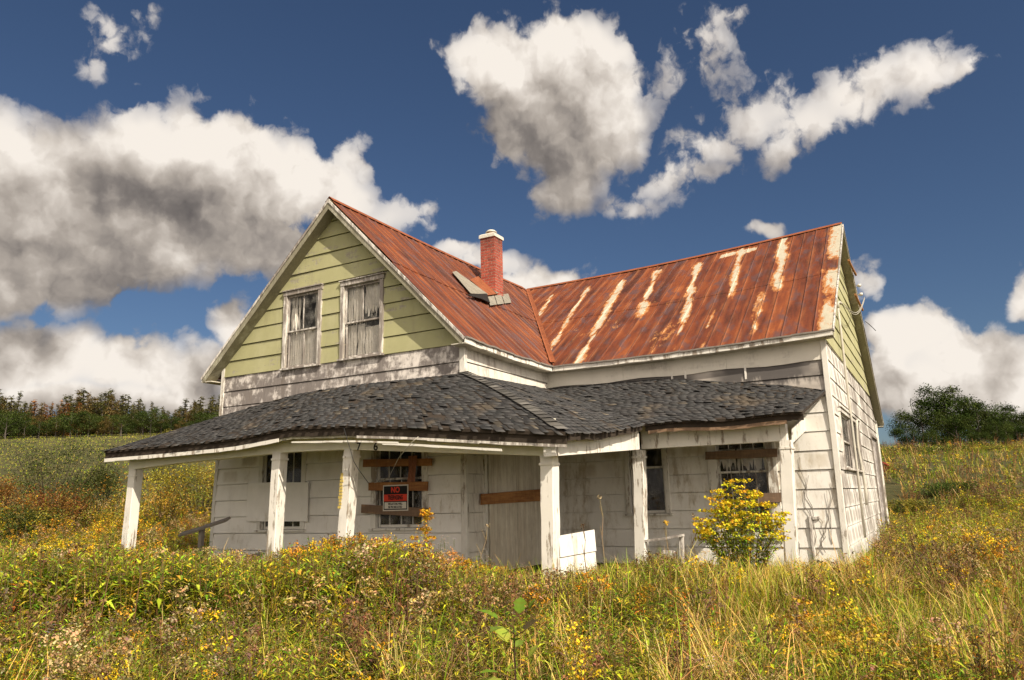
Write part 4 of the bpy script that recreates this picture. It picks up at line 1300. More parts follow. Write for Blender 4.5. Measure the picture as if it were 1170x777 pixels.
# loose wires hanging from the porch edge
def wire(pxs, y, name, label, r=.006, mat='wire'):
    pts = [on(px, py, 1, y + dy) for px, py, dy in pxs]
    mb = MB(); mb.tube(pts, r, 6); o = mb.build(name, MT[mat], None, None, True); tag(o, label, 'wire'); return o
wire([(393, 489, -.02), (396, 500, -.03), (401, 516, -.03), (404, 527, .1), (410, 537, .2), (416, 545, .4), (421, 552, .6)], -PE, 'hanging_wire', 'thin loose wire hanging down beside the third porch post')
wire([(478, 499, -.03), (472, 504, -.03), (464, 513, .0), (455, 524, .5), (449, 536, 1.2), (444, 546, 1.9), (438, 550, 2.1), (428, 551.5, 2.15)], -PE, 'hanging_wire', 'loose pale wire curving across the planked window', mat='metalpipe')

# fallen grey boards at the left end of the porch
fo = on(238, 603, 1, -PD * .4)
mb = MB(); A = on(207, 611, 1, -.9); B = on(260, 593.5, 1, -.9); mb.beam(A, B, .16, .05, up=(0, -.5, 1), n=5, j=.006)
fb = mb.build('fallen_board', MT['deadwood'], None, None); tag(fb, 'grey weathered board leaning at the far left end of the porch', 'board')
mb = MB(); A = on(231, 604, 1, -.85); mb.beam(A, (A[0] - .02, A[1], -1.15), .10, .09, up=(0, 1, 0), n=3, j=.004)
fb2 = mb.build('stub_post', MT['deadwood'], None, None); tag(fb2, 'short grey stub post propping the leaning board', 'post')
mb = MB(); A = on(270, 641, 1, -1.2); B = on(300, 634, 1, -1.2); mb.beam(A, B, .3, .05, up=(0, -.4, 1), n=3, j=.006)
fb3 = mb.build('fallen_board', MT['deadwood'], None, None); tag(fb3, 'short grey board lying in the weeds beside the second porch post', 'board')

# red roofed shed far behind the right corner
sx, sy = on(1018, 540, 1, 34.0)[0], 34.0
sz = float(ground(sx, sy))
sh = empty('garden_shed', (sx, sy, sz), 'small shed with a red roof, half hidden behind the right corner of the house', 'shed')
SHO = (sx, sy, sz)
ztop = on(1010, 527.5, 1, sy)[2]; zev = on(1021, 536, 1, sy)[2]; hw_ = on(1021, 536, 1, sy)[0] - on(1008, 536, 1, sy)[0]
xa = on(1009, 528, 1, sy)[0]
mb = MB(); mb.hexa([(xa - hw_, sy, sz - .5), (xa + hw_ - .15, sy, sz - .5), (xa + hw_ - .15, sy, zev), (xa, sy, ztop - .08), (xa - hw_, sy, zev)], [(xa - hw_, sy + 3, sz - .5), (xa + hw_ - .15, sy + 3, sz - .5), (xa + hw_ - .15, sy + 3, zev), (xa, sy + 3, ztop - .08), (xa - hw_, sy + 3, zev)]); mb.build('wall', MT['redpaint'], sh, SHO)
mb = MB()
for sgn in (-1, 1): mb.hexa([(xa, sy - .2, ztop), (xa + sgn * hw_, sy - .2, zev), (xa + sgn * hw_, sy + 3.2, zev), (xa, sy + 3.2, ztop)], [(xa, sy - .2, ztop - .06), (xa + sgn * hw_, sy - .2, zev - .06), (xa + sgn * hw_, sy + 3.2, zev - .06), (xa, sy + 3.2, ztop - .06)])
mb.build('roof', MT['redpaint'], sh, SHO)
# ================================================================== GROUND
def build_ground():
    # one sheet, fine near the camera, coarse to the horizon
    d = np.concatenate([np.arange(-30, 60, .8), np.arange(60, 150, 3), np.array([160, 190, 240, 320, 450, 700, 1100, 1600])])
    l_ = np.concatenate([-np.array([1600, 1000, 600, 400, 280, 200, 150]), np.arange(-120, -40, 3.0), np.arange(-40, 40, .8), np.arange(40, 121, 3.0), np.array([150, 200, 280, 400, 600, 1000, 1600])])
    Dm, Lm = np.meshgrid(d, l_, indexing='ij')
    X = CAM[0] + HF[0] * Dm + _cy * Lm; Y = CAM[1] + HF[1] * Dm + _sy * Lm
    Z = ground(X, Y) + .06 * (fbm(X * 1.3, Y * 1.3, 4) - .5)
    V = np.stack([X, Y, Z], -1).reshape(-1, 3); n0, n1 = Dm.shape
    i = np.arange(n0 * n1).reshape(n0, n1)
    Q = np.stack([i[:-1, :-1], i[:-1, 1:], i[1:, 1:], i[1:, :-1]], -1).reshape(-1, 4)[:, ::-1]
    me = np_mesh('ground', V, Q, None, MT['ground']); me.polygons.foreach_set('use_smooth', [True] * len(me.polygons))
    o = bpy.data.objects.new('ground', me); COL.objects.link(o); tag(o, 'rough meadow ground rising behind the house', None, None, 'structure')


build_ground()

# ================================================================== SUN AND SKY
SUNV = Vector((0.687, -0.356, 0.634)).normalized()
sl = bpy.data.lights.new('sun', 'SUN'); sl.energy = 4.3; sl.angle = R_(.5); sl.color = (1.0, .895, .74)
so = bpy.data.objects.new('sun', sl); COL.objects.link(so); so.location = (20, -20, 30)
so.rotation_euler = SUNV.to_track_quat('Z', 'Y').to_euler()
SUN_EL = math.asin(SUNV.z); SUN_AZ = math.atan2(SUNV.x, SUNV.y)

CLOUDS = [  # photo pixel centre, radii, strength
    (0, 190, 95, 80, 1.0), (60, 196, 90, 76, 1.0), (75, 236, 135, 86, 1.3), (175, 198, 105, 88, 1.3), (255, 185, 90, 78, 1.25), (318, 222, 88, 74, 1.2), (380, 222, 66, 46, .9),
    (60, 285, 140, 78, 1.4), (170, 265, 140, 70, 1.35), (285, 262, 90, 58, 1.2), (10, 320, 100, 52, 1.2), (440, 240, 42, 30, .52), (475, 250, 30, 18, .45), (405, 190, 34, 26, .6),
    (130, 42, 40, 42, .46), (158, 12, 30, 20, .36), (118, 70, 26, 26, .38),
    (20, 408, 80, 44, .95), (90, 412, 75, 40, .9), (160, 415, 70, 40, .9), (225, 425, 70, 40, .9), (275, 372, 40, 42, .85), (60, 455, 160, 34, .9), (210, 455, 120, 32, .8),
    (525, 290, 46, 18, .62), (560, 300, 60, 20, .6), (622, 320, 58, 26, .95), (870, 270, 26, 11, .7),
    (588, 78, 78, 64, 1.2), (650, 88, 84, 76, 1.3), (696, 118, 58, 58, 1.1), (625, 130, 80, 66, 1.3), (655, 175, 56, 56, 1.1), (645, 214, 40, 38, .9), (556, 95, 42, 50, .75), (606, 165, 46, 40, .9), (692, 166, 46, 42, .9), (652, 192, 52, 46, 1.),
    (800, 60, 44, 50, .55), (835, 22, 36, 24, .46), (770, 90, 30, 30, .40), (1100, 76, 44, 24, .58), (1050, 84, 62, 36, .62), (985, 98, 78, 44, .66), (925, 130, 70, 46, .60), (905, 168, 54, 34, .56),
    (850, 132, 56, 40, .56), (805, 168, 54, 30, .56), (775, 205, 72, 24, .54), (715, 240, 40, 20, .46), (880, 110, 40, 30, .5),
    (990, 308, 38, 26, .55), (1168, 335, 36, 40, .8), (1030, 385, 60, 42, .95), (1015, 420, 50, 54, .9), (1095, 405, 76, 42, .95), (1150, 430, 74, 52, 1), (1060, 448, 100, 46, .95), (1130, 462, 100, 36, .9), (985, 455, 60, 30, .8),
    (1330, 300, 130, 90, 1), (1420, 120, 120, 70, 1), (-260, 300, 130, 90, 1), (-260, 430, 200, 60, .9), (1400, 450, 200, 60, .9), (480, -190, 150, 90, 1), (900, -260, 130, 60, .8), (130, -260, 140, 100, .9)]


def azel(px, py):
    d = ray(px, py); d = d / np.linalg.norm(d)
    return math.atan2(d[0], d[1]), math.asin(d[2])


def cloud_group():
    g = bpy.data.node_groups.new('cloud_field', 'ShaderNodeTree')
    g.interface.new_socket('Vector', in_out='INPUT', socket_type='NodeSocketVector')
    g.interface.new_socket('Blob', in_out='OUTPUT', socket_type='NodeSocketFloat')
    t = NT(g); gi = t.node('NodeGroupInput'); go = t.node('NodeGroupOutput')
    v = gi.outputs[0]; acc = None
    lst = []
    for (px, py, rx, ry, st) in CLOUDS:
        az, el = azel(px, py); azr = abs(azel(px + rx, py)[0] - azel(px - rx, py)[0]) / 2; elr = abs(azel(px, py + ry)[1] - azel(px, py - ry)[1]) / 2
        lst.append((az, el, azr * 1.05, elr * 1.05, st))
    for az, el in ((1.6, .45), (2.3, .3), (3.0, .5), (2.7, .95), (-2.7, .35), (-2.25, .5), (-2.9, .25), (1.9, .9)):  # unseen bright clouds behind the camera, added to fill the shaded porch
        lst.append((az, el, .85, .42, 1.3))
    for az, el, ra, re, st in lst:
        nd = t.node('ShaderNodeVectorMath', operation='MULTIPLY_ADD'); t.l.new(v, nd.inputs[0]); nd.inputs[1].default_value = (1 / ra, 1 / re, 0); nd.inputs[2].default_value = (-az / ra, -el / re, 0)
        r2 = t.vec('DOT_PRODUCT', nd.outputs[0], nd.outputs[0])
        w = t.math('MULTIPLY_ADD', r2, -st, st, clamp=False)
        acc = w if acc is None else t.math('SMOOTH_MAX', acc, w, .22)
    acc = t.math('MAXIMUM', acc, -.8)
    t.l.new(acc, go.inputs[0]); return g


def build_world():
    wd = bpy.data.worlds.new('World'); scene.world = wd; wd.use_nodes = True
    t = NT(wd.node_tree); bg = t.n['Background']
    sky = t.node('ShaderNodeTexSky', sky_type='NISHITA'); sky.sun_disc = False; sky.sun_elevation = SUN_EL; sky.sun_rotation = SUN_AZ
    sky.air_density = 1.0; sky.dust_density = .6; sky.ozone_density = 2.5
    tc = t.node('ShaderNodeTexCoord').outputs['Generated']
    sp = t.node('ShaderNodeSeparateXYZ'); t.put(sp.inputs[0], t.vec('NORMALIZE', tc))
    az = t.math('ARCTAN2', sp.outputs[0], sp.outputs[1]); el = t.math('ARCSINE', sp.outputs[2])
    cb = t.node('ShaderNodeCombineXYZ'); t.put(cb.inputs[0], az); t.put(cb.inputs[1], el)
    q = cb.outputs[0]
    g = cloud_group()

    def blob(vec):
        nd = t.node('ShaderNodeGroup', node_tree=g); t.put(nd.inputs[0], vec); return nd.outputs[0]
    # swirl the outline, then billows
    warp = t.vec('MULTIPLY', t.vec('SUBTRACT', t.noise(q, 9, 3, .55, out=1, dims='2D'), (.5, .5, .5)), (.085, .070, 0))
    qw = t.vec('ADD', q, warp)
    E = blob(qw)

    def billow(vec, sc, det):
        vo = t.node('ShaderNodeTexVoronoi', feature='F1', voronoi_dimensions='2D'); t.put(vo.inputs['Vector'], vec); vo.inputs['Scale'].default_value = sc
        vo.inputs['Detail'].default_value = det; vo.inputs['Roughness'].default_value = .55; vo.normalize = True
        return t.math('SUBTRACT', .45, vo.outputs['Distance'])
    s0 = t.vec('ADD', q, t.vec('MULTIPLY', t.vec('SUBTRACT', t.noise(q, 26, 4, .6, out=1, dims='2D'), (.5, .5, .5)), (.026, .026, 0)))
    s1 = t.vec('ADD', s0, (.011, .017, 0))
    N0 = t.noise(s0, 15, 9, .60, dims='2D'); B0 = billow(s0, 17, 3); B1 = billow(s1, 17, 3)
    P0 = t.math('ADD', t.math('MULTIPLY', t.math('SUBTRACT', N0, .5), 1.35), t.math('MULTIPLY', B0, 1.15))
    D = t.math('ADD', E, t.math('MULTIPLY', P0, t.lin(t.ss(E, -.1, .75), 0, 1, 1.35, 1.0)))
    alpha = t.math('MULTIPLY', t.ss(D, .27, .66), t.lin(t.ss(E, .0, .75), 0, 1, .38, 1.0))
    S0 = t.noise(s0, 8, 4, .5, dims='2D'); S1 = t.noise(t.vec('ADD', s0, (.018, .028, 0)), 8, 4, .5, dims='2D')
    # light: relief towards the sun, and grey bases under the bulk of a cloud
    relief = t.math('ADD', t.math('MULTIPLY', t.math('SUBTRACT', S0, S1), 1.0), t.math('MULTIPLY', t.math('SUBTRACT', B0, B1), .7))
    relief = t.math('ADD', relief, t.math('MULTIPLY', t.math('SUBTRACT', N0, .5), .20))
    Eup = blob(t.vec('ADD', qw, (.03, .070, 0)))
    under = t.ss(t.math('ADD', Eup, t.math('MULTIPLY', t.math('SUBTRACT', S0, .5), .6)), -.05, 1.3)
    side = t.math('MULTIPLY', t.math('SUBTRACT', E, Eup), .14)
    lum = t.math('ADD', t.math('ADD', .80, relief), side)
    lum = t.math('ADD', lum, t.math('MULTIPLY', t.math('SUBTRACT', t.noise(q, 4.5, 3, .5, dims='2D'), .5), .30))
    lum = t.math('SUBTRACT', lum, t.math('MULTIPLY', under, .36))
    c = t.ramp(lum, [(.0, (.125, .112, .108)), (.25, (.235, .208, .19)), (.5, (.42, .37, .325)), (.75, (.66, .595, .53)), (1.0, (.92, .85, .77))])
    # clouds behind the camera boosted towards the sun, added fill for the shaded porch walls
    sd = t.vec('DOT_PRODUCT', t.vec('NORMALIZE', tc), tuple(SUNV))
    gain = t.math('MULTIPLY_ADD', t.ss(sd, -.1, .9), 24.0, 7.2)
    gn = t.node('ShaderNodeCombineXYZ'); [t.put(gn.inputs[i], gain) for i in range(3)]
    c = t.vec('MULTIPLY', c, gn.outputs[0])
    sk = t.mix(1.0, sky.outputs[0], (.33, .37, .43), 'MULTIPLY')
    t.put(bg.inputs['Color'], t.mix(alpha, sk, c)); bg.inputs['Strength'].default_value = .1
    wd.cycles.sampling_method = 'MANUAL'; wd.cycles.sample_map_resolution = 256


build_world()
scene.view_settings.view_transform = 'Standard'; scene.view_settings.look = 'None'; scene.view_settings.exposure = .5; scene.view_settings.gamma = 1
scene.cycles.use_denoising = True
scene.cycles.max_bounces = 4; scene.cycles.transparent_max_bounces = 12
# ================================================================== VEGETATION
def arr(Vl, Ql, Cl): return np.array(Vl, np.float32), np.array(Ql, np.int32), np.array(Cl, np.float32)


class Plant:
    def __init__(s): s.V = []; s.Q = []; s.C = []

    def q(s, pts, cols):
        o = len(s.V); s.V += [tuple(p) for p in pts]; s.C += [tuple(c) for c in cols]; s.Q.append((o, o + 1, o + 2, o + 3))

    def blade(s, base, az, h, lean, w_, c0, c1, n=3, droop=.5):
        d = np.array([math.cos(az), math.sin(az), 0]); sd = np.array([-math.sin(az), math.cos(az), 0]); p = np.array(base, float)
        ang = lean * .4; pts = []
        for i in range(n + 1):
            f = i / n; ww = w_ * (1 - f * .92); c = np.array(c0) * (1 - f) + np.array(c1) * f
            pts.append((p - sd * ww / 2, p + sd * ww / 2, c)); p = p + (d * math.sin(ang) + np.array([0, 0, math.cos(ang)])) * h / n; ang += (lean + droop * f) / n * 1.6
        for A, B in zip(pts[:-1], pts[1:]): s.q((A[0], A[1], B[1], B[0]), (A[2], A[2], B[2], B[2]))

    def leaf(s, p, az, pitch, ln, w_, c, fold=.25, two=True):
        d = np.array([math.cos(az) * math.cos(pitch), math.sin(az) * math.cos(pitch), math.sin(pitch)]); sd = np.array([-math.sin(az), math.cos(az), 0]); up = np.cross(d, sd) * -1
        p = np.array(p, float); m = p + d * ln * .45 - up * 0; t = p + d * ln + np.array([0, 0, -.15 * ln])
        l_ = m + sd * w_ / 2 + np.array([0, 0, fold * w_]); r = m - sd * w_ / 2 + np.array([0, 0, fold * w_])
        c = np.array(c)
        if two:
            s.q((p, r, t, m), (c, c, c * 1.05, c * 1.15)); s.q((p, m, t, l_), (c, c * 1.15, c * 1.05, c))
        else: s.q((p, r, t, l_), (c, c, c, c))

    def stick(s, p, q, r, c):
        p = np.array(p, float); q = np.array(q, float); d = q - p
        for sd in ((1, 0, 0), (0, 1, 0)):
            x = np.cross(d, sd); n = np.linalg.norm(x)
            if n < 1e-6: continue
            x = x / n * r; s.q((p - x, p + x, q + x * .6, q - x * .6), (c, c, c, c))

    def fluff(s, p, r, c, k, n):
        for i in range(n):
            o = np.array([rnd.gauss(0, 1), rnd.gauss(0, 1), rnd.gauss(0, .8)]) * r; a_ = rnd.uniform(0, 6.28); e = rnd.uniform(-1, 1); z_ = k * rnd.uniform(.6, 1.3)
            u = np.array([math.cos(a_), math.sin(a_), e]) * z_; v = np.array([-math.sin(a_), math.cos(a_) * .6, rnd.uniform(-.8, .8)]) * z_
            cc = np.array(c) * rnd.uniform(.7, 1.25); pp = np.array(p) + o
            s.q((pp - u, pp - v, pp + u, pp + v), (cc,) * 4)

    def done(s): return arr(s.V, s.Q, s.C)


G1, G2, G3 = (.085, .145, .016), (.24, .30, .026), (.46, .45, .04)      # greens to yellow green
ST, ST2 = (.56, .42, .16), (.42, .29, .10)                              # straw
YL, OR_, RD = (.70, .50, .025), (.56, .28, .025), (.34, .10, .025)       # goldenrod yellow, orange, red
BR, TN, GY = (.20, .14, .075), (.42, .30, .14), (.40, .31, .16)         # brown, tan, grey fluff
jit = lambda c, k=.25: tuple(x * rnd.uniform(1 - k, 1 + k) for x in c)


def p_grass(cols, n=34, h=.5, sp=.13, w_=.008, lean=.7, droop=1.2):
    p = Plant()
    for i in range(n):
        c = cols[int(rnd.random() ** 1.2 * len(cols))]; az = rnd.uniform(0, 6.28); r = sp * math.sqrt(rnd.random()); hh = h * rnd.uniform(.5, 1.1)
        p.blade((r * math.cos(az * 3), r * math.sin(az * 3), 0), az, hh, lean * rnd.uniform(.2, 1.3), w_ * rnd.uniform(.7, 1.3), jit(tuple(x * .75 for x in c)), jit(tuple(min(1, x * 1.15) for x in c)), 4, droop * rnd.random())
    return p.done()


def p_forb(h=.75, stems=3, leafc=(G1, G2), plume=None, pn=60, pk=.011, leafn=26, ll=.085, spread=.12, fork=False, top=None):
    p = Plant()
    for s_ in range(stems):
        hh = h * rnd.uniform(.72, 1.05); az = rnd.uniform(0, 6.28); r = spread * rnd.random(); ln = rnd.uniform(.02, .16) * hh
        b_ = np.array([r * math.cos(az), r * math.sin(az), 0]); tip = b_ + np.array([math.cos(az) * ln, math.sin(az) * ln, hh]); mid = (b_ + tip) / 2 + np.array([rnd.gauss(0, .012), rnd.gauss(0, .012), 0])
        sc = jit((.16, .12, .05)); p.stick(b_, mid, .004, sc); p.stick(mid, tip, .003, sc)
        for k in range(leafn):
            f = .12 + .84 * (k + rnd.random()) / leafn; q = b_ + (mid - b_) * min(1, f * 2) if f < .5 else mid + (tip - mid) * (f * 2 - 1)
            cl = leafc[int(rnd.random() * len(leafc))]; L_ = ll * (1.15 - .65 * f) * rnd.uniform(.7, 1.3)
            p.leaf(q, k * 2.4 + rnd.uniform(-.5, .5), rnd.uniform(-.35, .75), L_, L_ * rnd.uniform(.17, .27), jit(cl, .3))
        if plume:
            for k in range(7):
                a2 = k * 2.4 + rnd.random(); e = tip + np.array([math.cos(a2), math.sin(a2), rnd.uniform(.1, .7)]) * hh * .13 * (1 - k / 10) - np.array([0, 0, k * .014])
                p.stick(tip - np.array([0, 0, .03 * k * hh]), e, .002, sc)
                for m in range(3): p.fluff(tip * (1 - (m + 1) / 3) + e * (m + 1) / 3 + np.array([0, 0, .0]), .012, jit(plume, .2), pk, max(1, pn // 21))
        if top: p.fluff(tip, .02, top, pk, 10)
    return p.done()


def p_dry(h=.7, stems=5, head=BR, hk=.011):
    p = Plant()
    for s_ in range(stems):
        az = rnd.uniform(0, 6.28); hh = h * rnd.uniform(.6, 1.05); b_ = np.array([.1 * math.cos(az) * rnd.random(), .1 * math.sin(az) * rnd.random(), 0]); tip = b_ + np.array([math.cos(az) * hh * .22 * rnd.random(), math.sin(az) * hh * .22 * rnd.random(), hh])
        c = jit((.20, .125, .06)); p.stick(b_, tip, .0035, c)
        for k in range(7):
            f = rnd.uniform(.4, .95); q = b_ + (tip - b_) * f; a2 = rnd.uniform(0, 6.28); e = q + np.array([math.cos(a2) * .1, math.sin(a2) * .1, .12]) * hh * rnd.uniform(.5, 1.2)
            p.stick(q, e, .002, c); p.fluff(e, .010, jit(head), hk, 5)
        p.fluff(tip, .014, jit(head), hk, 7)
        for k in range(5):
            f = rnd.uniform(.1, .7); p.leaf(b_ + (tip - b_) * f, rnd.uniform(0, 6.28), rnd.uniform(-.9, .4), .06, .012, jit(ST2, .4))
    return p.done()


def p_aster(h=.65):
    V, Q, C = p_forb(h, 3, (G1, G2), None, leafn=22, ll=.06)
    p = Plant(); p.V = [tuple(v) for v in V]; p.Q = [tuple(q) for q in Q]; p.C = [tuple(c) for c in C]
    for k in range(26):
        az = rnd.uniform(0, 6.28); r = rnd.uniform(0, .16); q = np.array([r * math.cos(az), r * math.sin(az), h * rnd.uniform(.72, 1.08)])
        p.stick(q - np.array([0, 0, .09]), q, .0018, (.12, .14, .04))
        for i in range(6):
            a2 = i * math.pi / 3; p.leaf(q, a2, .25, .018, .009, jit((.66, .60, .74), .12), two=False)
        p.fluff(q + (0, 0, .003), .002, (.6, .42, .06), .004, 2)
    return p.done()


def low(pl, keep):
    """thin copy of a plant for the distance: fewer, bigger faces"""
    V, Q, C = pl; idx = rng.permutation(len(Q))[:max(4, int(len(Q) * keep))]; s_ = 1 / math.sqrt(keep) * .85
    Vo = []; Co = []
    for q in Q[idx]:
        c = V[q].mean(0); Vo.append(c + (V[q] - c) * s_); Co.append(C[q])
    return np.concatenate(Vo), np.arange(len(idx) * 4).reshape(-1, 4), np.concatenate(Co)


KIND = {
    'green': [p_grass((G2, G1, G2, G3, ST), 34, .46, .14, .010) for _ in range(4)],
    'straw': [p_grass((ST, ST, ST2, G2), 30, .68, .16, .0105, .95, 2.6) for _ in range(4)],
    'leafy': [p_forb(.62, 4, (G2, G3, G2, G1), leafn=24, ll=.115) for _ in range(4)],
    'gold': [p_forb(.72, 3, (G1, G2, G3), YL, 60, .0095) for _ in range(4)],
    'orange': [p_forb(.75, 4, (OR_, YL, G2, OR_), OR_, 50, leafn=30) for _ in range(4)],
    'red': [p_forb(.8, 4, (RD, OR_, RD, G2), None, leafn=34, ll=.09) for _ in range(3)],
    'spent': [p_forb(.72, 3, (G1, G2, G3), GY, 70, .0095) for _ in range(4)],
    'dry': [p_dry() for _ in range(4)],
    'aster': [p_aster() for _ in range(3)],
    'moss': [p_forb(.34, 6, (G1, G2, (.12, .11, .04)), None, leafn=16, ll=.055, spread=.2) for _ in range(3)],
}
FARK = {k: [low(x, .42) for x in v[:3]] for k, v in KIND.items()}
VFAR = {k: [low(x, .12) for x in v[:2]] for k, v in KIND.items()}
KN = list(KIND)


def weights(px, py, D, n1, n2):
    """which plants grow where (n1, n2: patch noise 0..1)"""
    g = lambda c, s_: math.exp(-((px - c) / s_) ** 2)
    w_ = dict.fromkeys(KN, .03); w_['aster'] = .004; w_['red'] = .006; w_['orange'] = .012
    if D < 30:
        band = 10.0 < D < 15
        near = 1 if D < 9.5 else 0
        if px < 330:
            w_.update(leafy=2.6, gold=.14, spent=.24, orange=.04 * (n1 > .45), green=.6, dry=.10, straw=.2)
            if D > 15: w_.update(orange=.22, gold=.34, leafy=2.2, red=.12 * (n1 > .5), spent=.2, green=.4)
            if band: w_.update(gold=.26, orange=.06, spent=.6)
            if near: w_.update(gold=.05, orange=.01, moss=1.2, dry=.14, spent=.12, leafy=2.3, green=.8)
        elif px < 580:
            w_.update(gold=.45, orange=.06, leafy=2.0, spent=.12, dry=.06, straw=.15, green=.3, aster=.12 * (400 < px < 560))
            if band: w_.update(gold=.75, orange=.22, leafy=2.0, aster=.10 * (420 < px < 560))
            if near: w_.update(gold=.03, orange=.01, leafy=1.3, moss=1.2, dry=.22, straw=.7, green=1.1, spent=.06, aster=0)
        elif px < 780:
            w_.update(dry=.6, straw=1.5, leafy=.5, green=.9, gold=.03, spent=.05)
            if near: w_.update(green=1.7, moss=.8, dry=.16, straw=.7, leafy=.45)
        else:
            w_.update(straw=2.4, green=.9, leafy=.25, dry=.12, gold=.03, spent=.03)
            if near: w_.update(green=1.3, straw=2.4, moss=.3, gold=.04 * (n2 > .55), orange=.005, leafy=.25, dry=.06, spent=.02)
        if px > 1010 and D > 14: w_.update(straw=1.0, gold=.10, green=1.0, leafy=1.2, dry=.3, orange=.006)
    else:
        if px < 520 and D > 42: w_.update(green=2.5, moss=.2, straw=.5, gold=0, leafy=0, orange=0, red=0, dry=0, spent=0, aster=0)
        elif px < 520: w_.update(green=1.2, straw=.6, gold=.10 if D < 45 else .01, leafy=.3 if D < 50 else .1, orange=.03 if D < 45 else 0, spent=.1, red=0, dry=.05)
        else: w_.update(gold=.05, green=1.1, leafy=1.2, straw=.7, dry=.5, orange=.006)
    if n1 > .58: w_['green'] *= 1.8; w_['leafy'] *= 1.4
    if n2 > .58: w_['straw'] *= 1.7; w_['dry'] *= 1.5
    return w_


GRASSY = ('green', 'straw', 'moss'); WEEDY = ('leafy', 'gold', 'orange', 'red', 'spent', 'dry', 'aster')
PROF = np.array([(-200, 625), (0, 622), (150, 620), (215, 628), (262, 634), (300, 636), (330, 628), (372, 612), (410, 612), (440, 616), (500, 634), (548, 645), (585, 650), (640, 652), (700, 646), (760, 634), (800, 640), (880, 640), (930, 640), (968, 642), (1000, 622), (1016, 604), (1060, 560), (1400, 540)], float)


def scatter(name, n, D0, D1, lib, label, power=2.0, hs=1.0, latk=.80, seed=0, keep=None):
    r = np.random.default_rng(seed); Vs = []; Qs = []; Cs = []; o = 0
    u = r.random(n); D = (D0 ** power + u * (D1 ** power - D0 ** power)) ** (1 / power); lat = (r.random(n) * 2 - 1) * (D * latk + 2.6)
    X = CAM[0] + HF[0] * D + _cy * lat; Y = CAM[1] + HF[1] * D + _sy * lat; Z = ground(X, Y)
    N1 = fbm(X * .55, Y * .55, 21); N2 = fbm(X * .45 + 9, Y * .45, 33); NH = fbm(X * .8, Y * .8, 45)
    NK = {k: np.exp(7.5 * (fbm(X * .75 + 31 * j, Y * .75, 60 + j, 3) - .45)) for j, k in enumerate(KN)}
    N1 = (N1 - .47) * 1.6 + .5; N2 = (N2 - .47) * 1.6 + .5
    for i in range(n):
        x, y, z = X[i], Y[i], Z[i]
        if XL1 - .15 < x < .15 and -.06 < y < YB: continue
        if -.1 < x < L + .15 and a - .1 < y < YB + .1: continue
        on_porch = (XL1 - .1 < x < PX - .35 and -PD + .35 < y < .1) or (-.1 < x < PX - .35 and -.1 < y < a) or (PX - .4 < x < float(c1[0]) - .1 and a - PD + .3 < y < a)
        if on_porch: continue
        px, py, dd = pj((x, y, z))
        w_ = weights(px, py, D[i], N1[i], N2[i])
        w_ = {k: v * NK[k][i] for k, v in w_.items()}; tot0 = sum(w_.values())
        if keep: w_ = {k: (v if k in keep else 0) for k, v in w_.items()}
        tot = sum(w_.values())
        if keep and r.random() > tot / tot0 * (1.6 if D[i] < 13 else 1.3): continue
        c = r.random() * tot; kk = KN[-1]
        for k in KN:
            c -= w_[k]
            if c <= 0: kk = k; break
        V, Q, C = lib[kk][int(r.random() * len(lib[kk]))]
        if D[i] < 5.2 and abs(px - 583) < 34: continue
        h = float(V[:, 2].max()); sc = hs * r.uniform(.65, 1.15) * (.75 + .6 * NH[i])
        if D[i] > 5:
            lim = np.interp(px, PROF[:, 0], PROF[:, 1]) + r.normal(0, 5)
            if dd < 19:
                zmax = CAM[2] - (lim - (571 - .0256 * (px - 585))) / F * dd
                cap = max(.25, (zmax - z)) / h
                if 8.0 < D[i] < 15 and px < 1000: sc = min(max(sc, cap * r.uniform(.6, 1.05)), 1.8)
                sc = min(sc, cap)
        if D[i] > 38 and px < 480: sc *= .32; lightf = 1.6
        else: lightf = 1.0
        if D[i] < 5: sc = min(sc, .50 / h)
        if kk in GRASSY and D[i] > 5: sc *= 1.12
        an = r.random() * 6.283; ca, sa = math.cos(an) * sc, math.sin(an) * sc
        tx, ty = r.normal(0, .10), r.normal(0, .10)
        W_ = np.empty_like(V); W_[:, 0] = V[:, 0] * ca - V[:, 1] * sa + V[:, 2] * sc * tx + x; W_[:, 1] = V[:, 0] * sa + V[:, 1] * ca + V[:, 2] * sc * ty + y; W_[:, 2] = V[:, 2] * sc + z - .02
        f = np.array([1, 1, 1]) * r.uniform(.60, 1.28) * np.array([r.uniform(.94, 1.24), 1, r.uniform(.78, 1.08)])
        f = f * lightf * (np.array([.92, 1.10, .62]) if lightf > 1 else 1)
        Vs.append(W_); Qs.append(Q + o); Cs.append(C * f.astype(np.float32)); o += len(V)
    if not Vs: return
    me = np_mesh(name, np.concatenate(Vs), np.concatenate(Qs), np.concatenate(Cs), MT['leaf'])
    ob = bpy.data.objects.new(name, me); COL.objects.link(ob); tag(ob, label, None, None, 'stuff'); print(name, len(me.polygons)); return ob


Kf = 1.0
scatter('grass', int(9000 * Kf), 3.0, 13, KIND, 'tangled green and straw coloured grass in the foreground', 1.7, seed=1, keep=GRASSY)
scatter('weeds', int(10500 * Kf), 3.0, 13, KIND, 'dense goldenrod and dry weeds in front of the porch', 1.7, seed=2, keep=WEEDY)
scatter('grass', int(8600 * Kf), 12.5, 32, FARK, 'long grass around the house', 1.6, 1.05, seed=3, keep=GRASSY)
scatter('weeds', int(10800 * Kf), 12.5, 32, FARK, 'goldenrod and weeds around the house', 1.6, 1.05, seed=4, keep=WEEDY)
scatter('meadow', int(26000 * Kf), 28, 128, VFAR, 'meadow vegetation on the slope behind the house', 1.5, 1.2, seed=5)
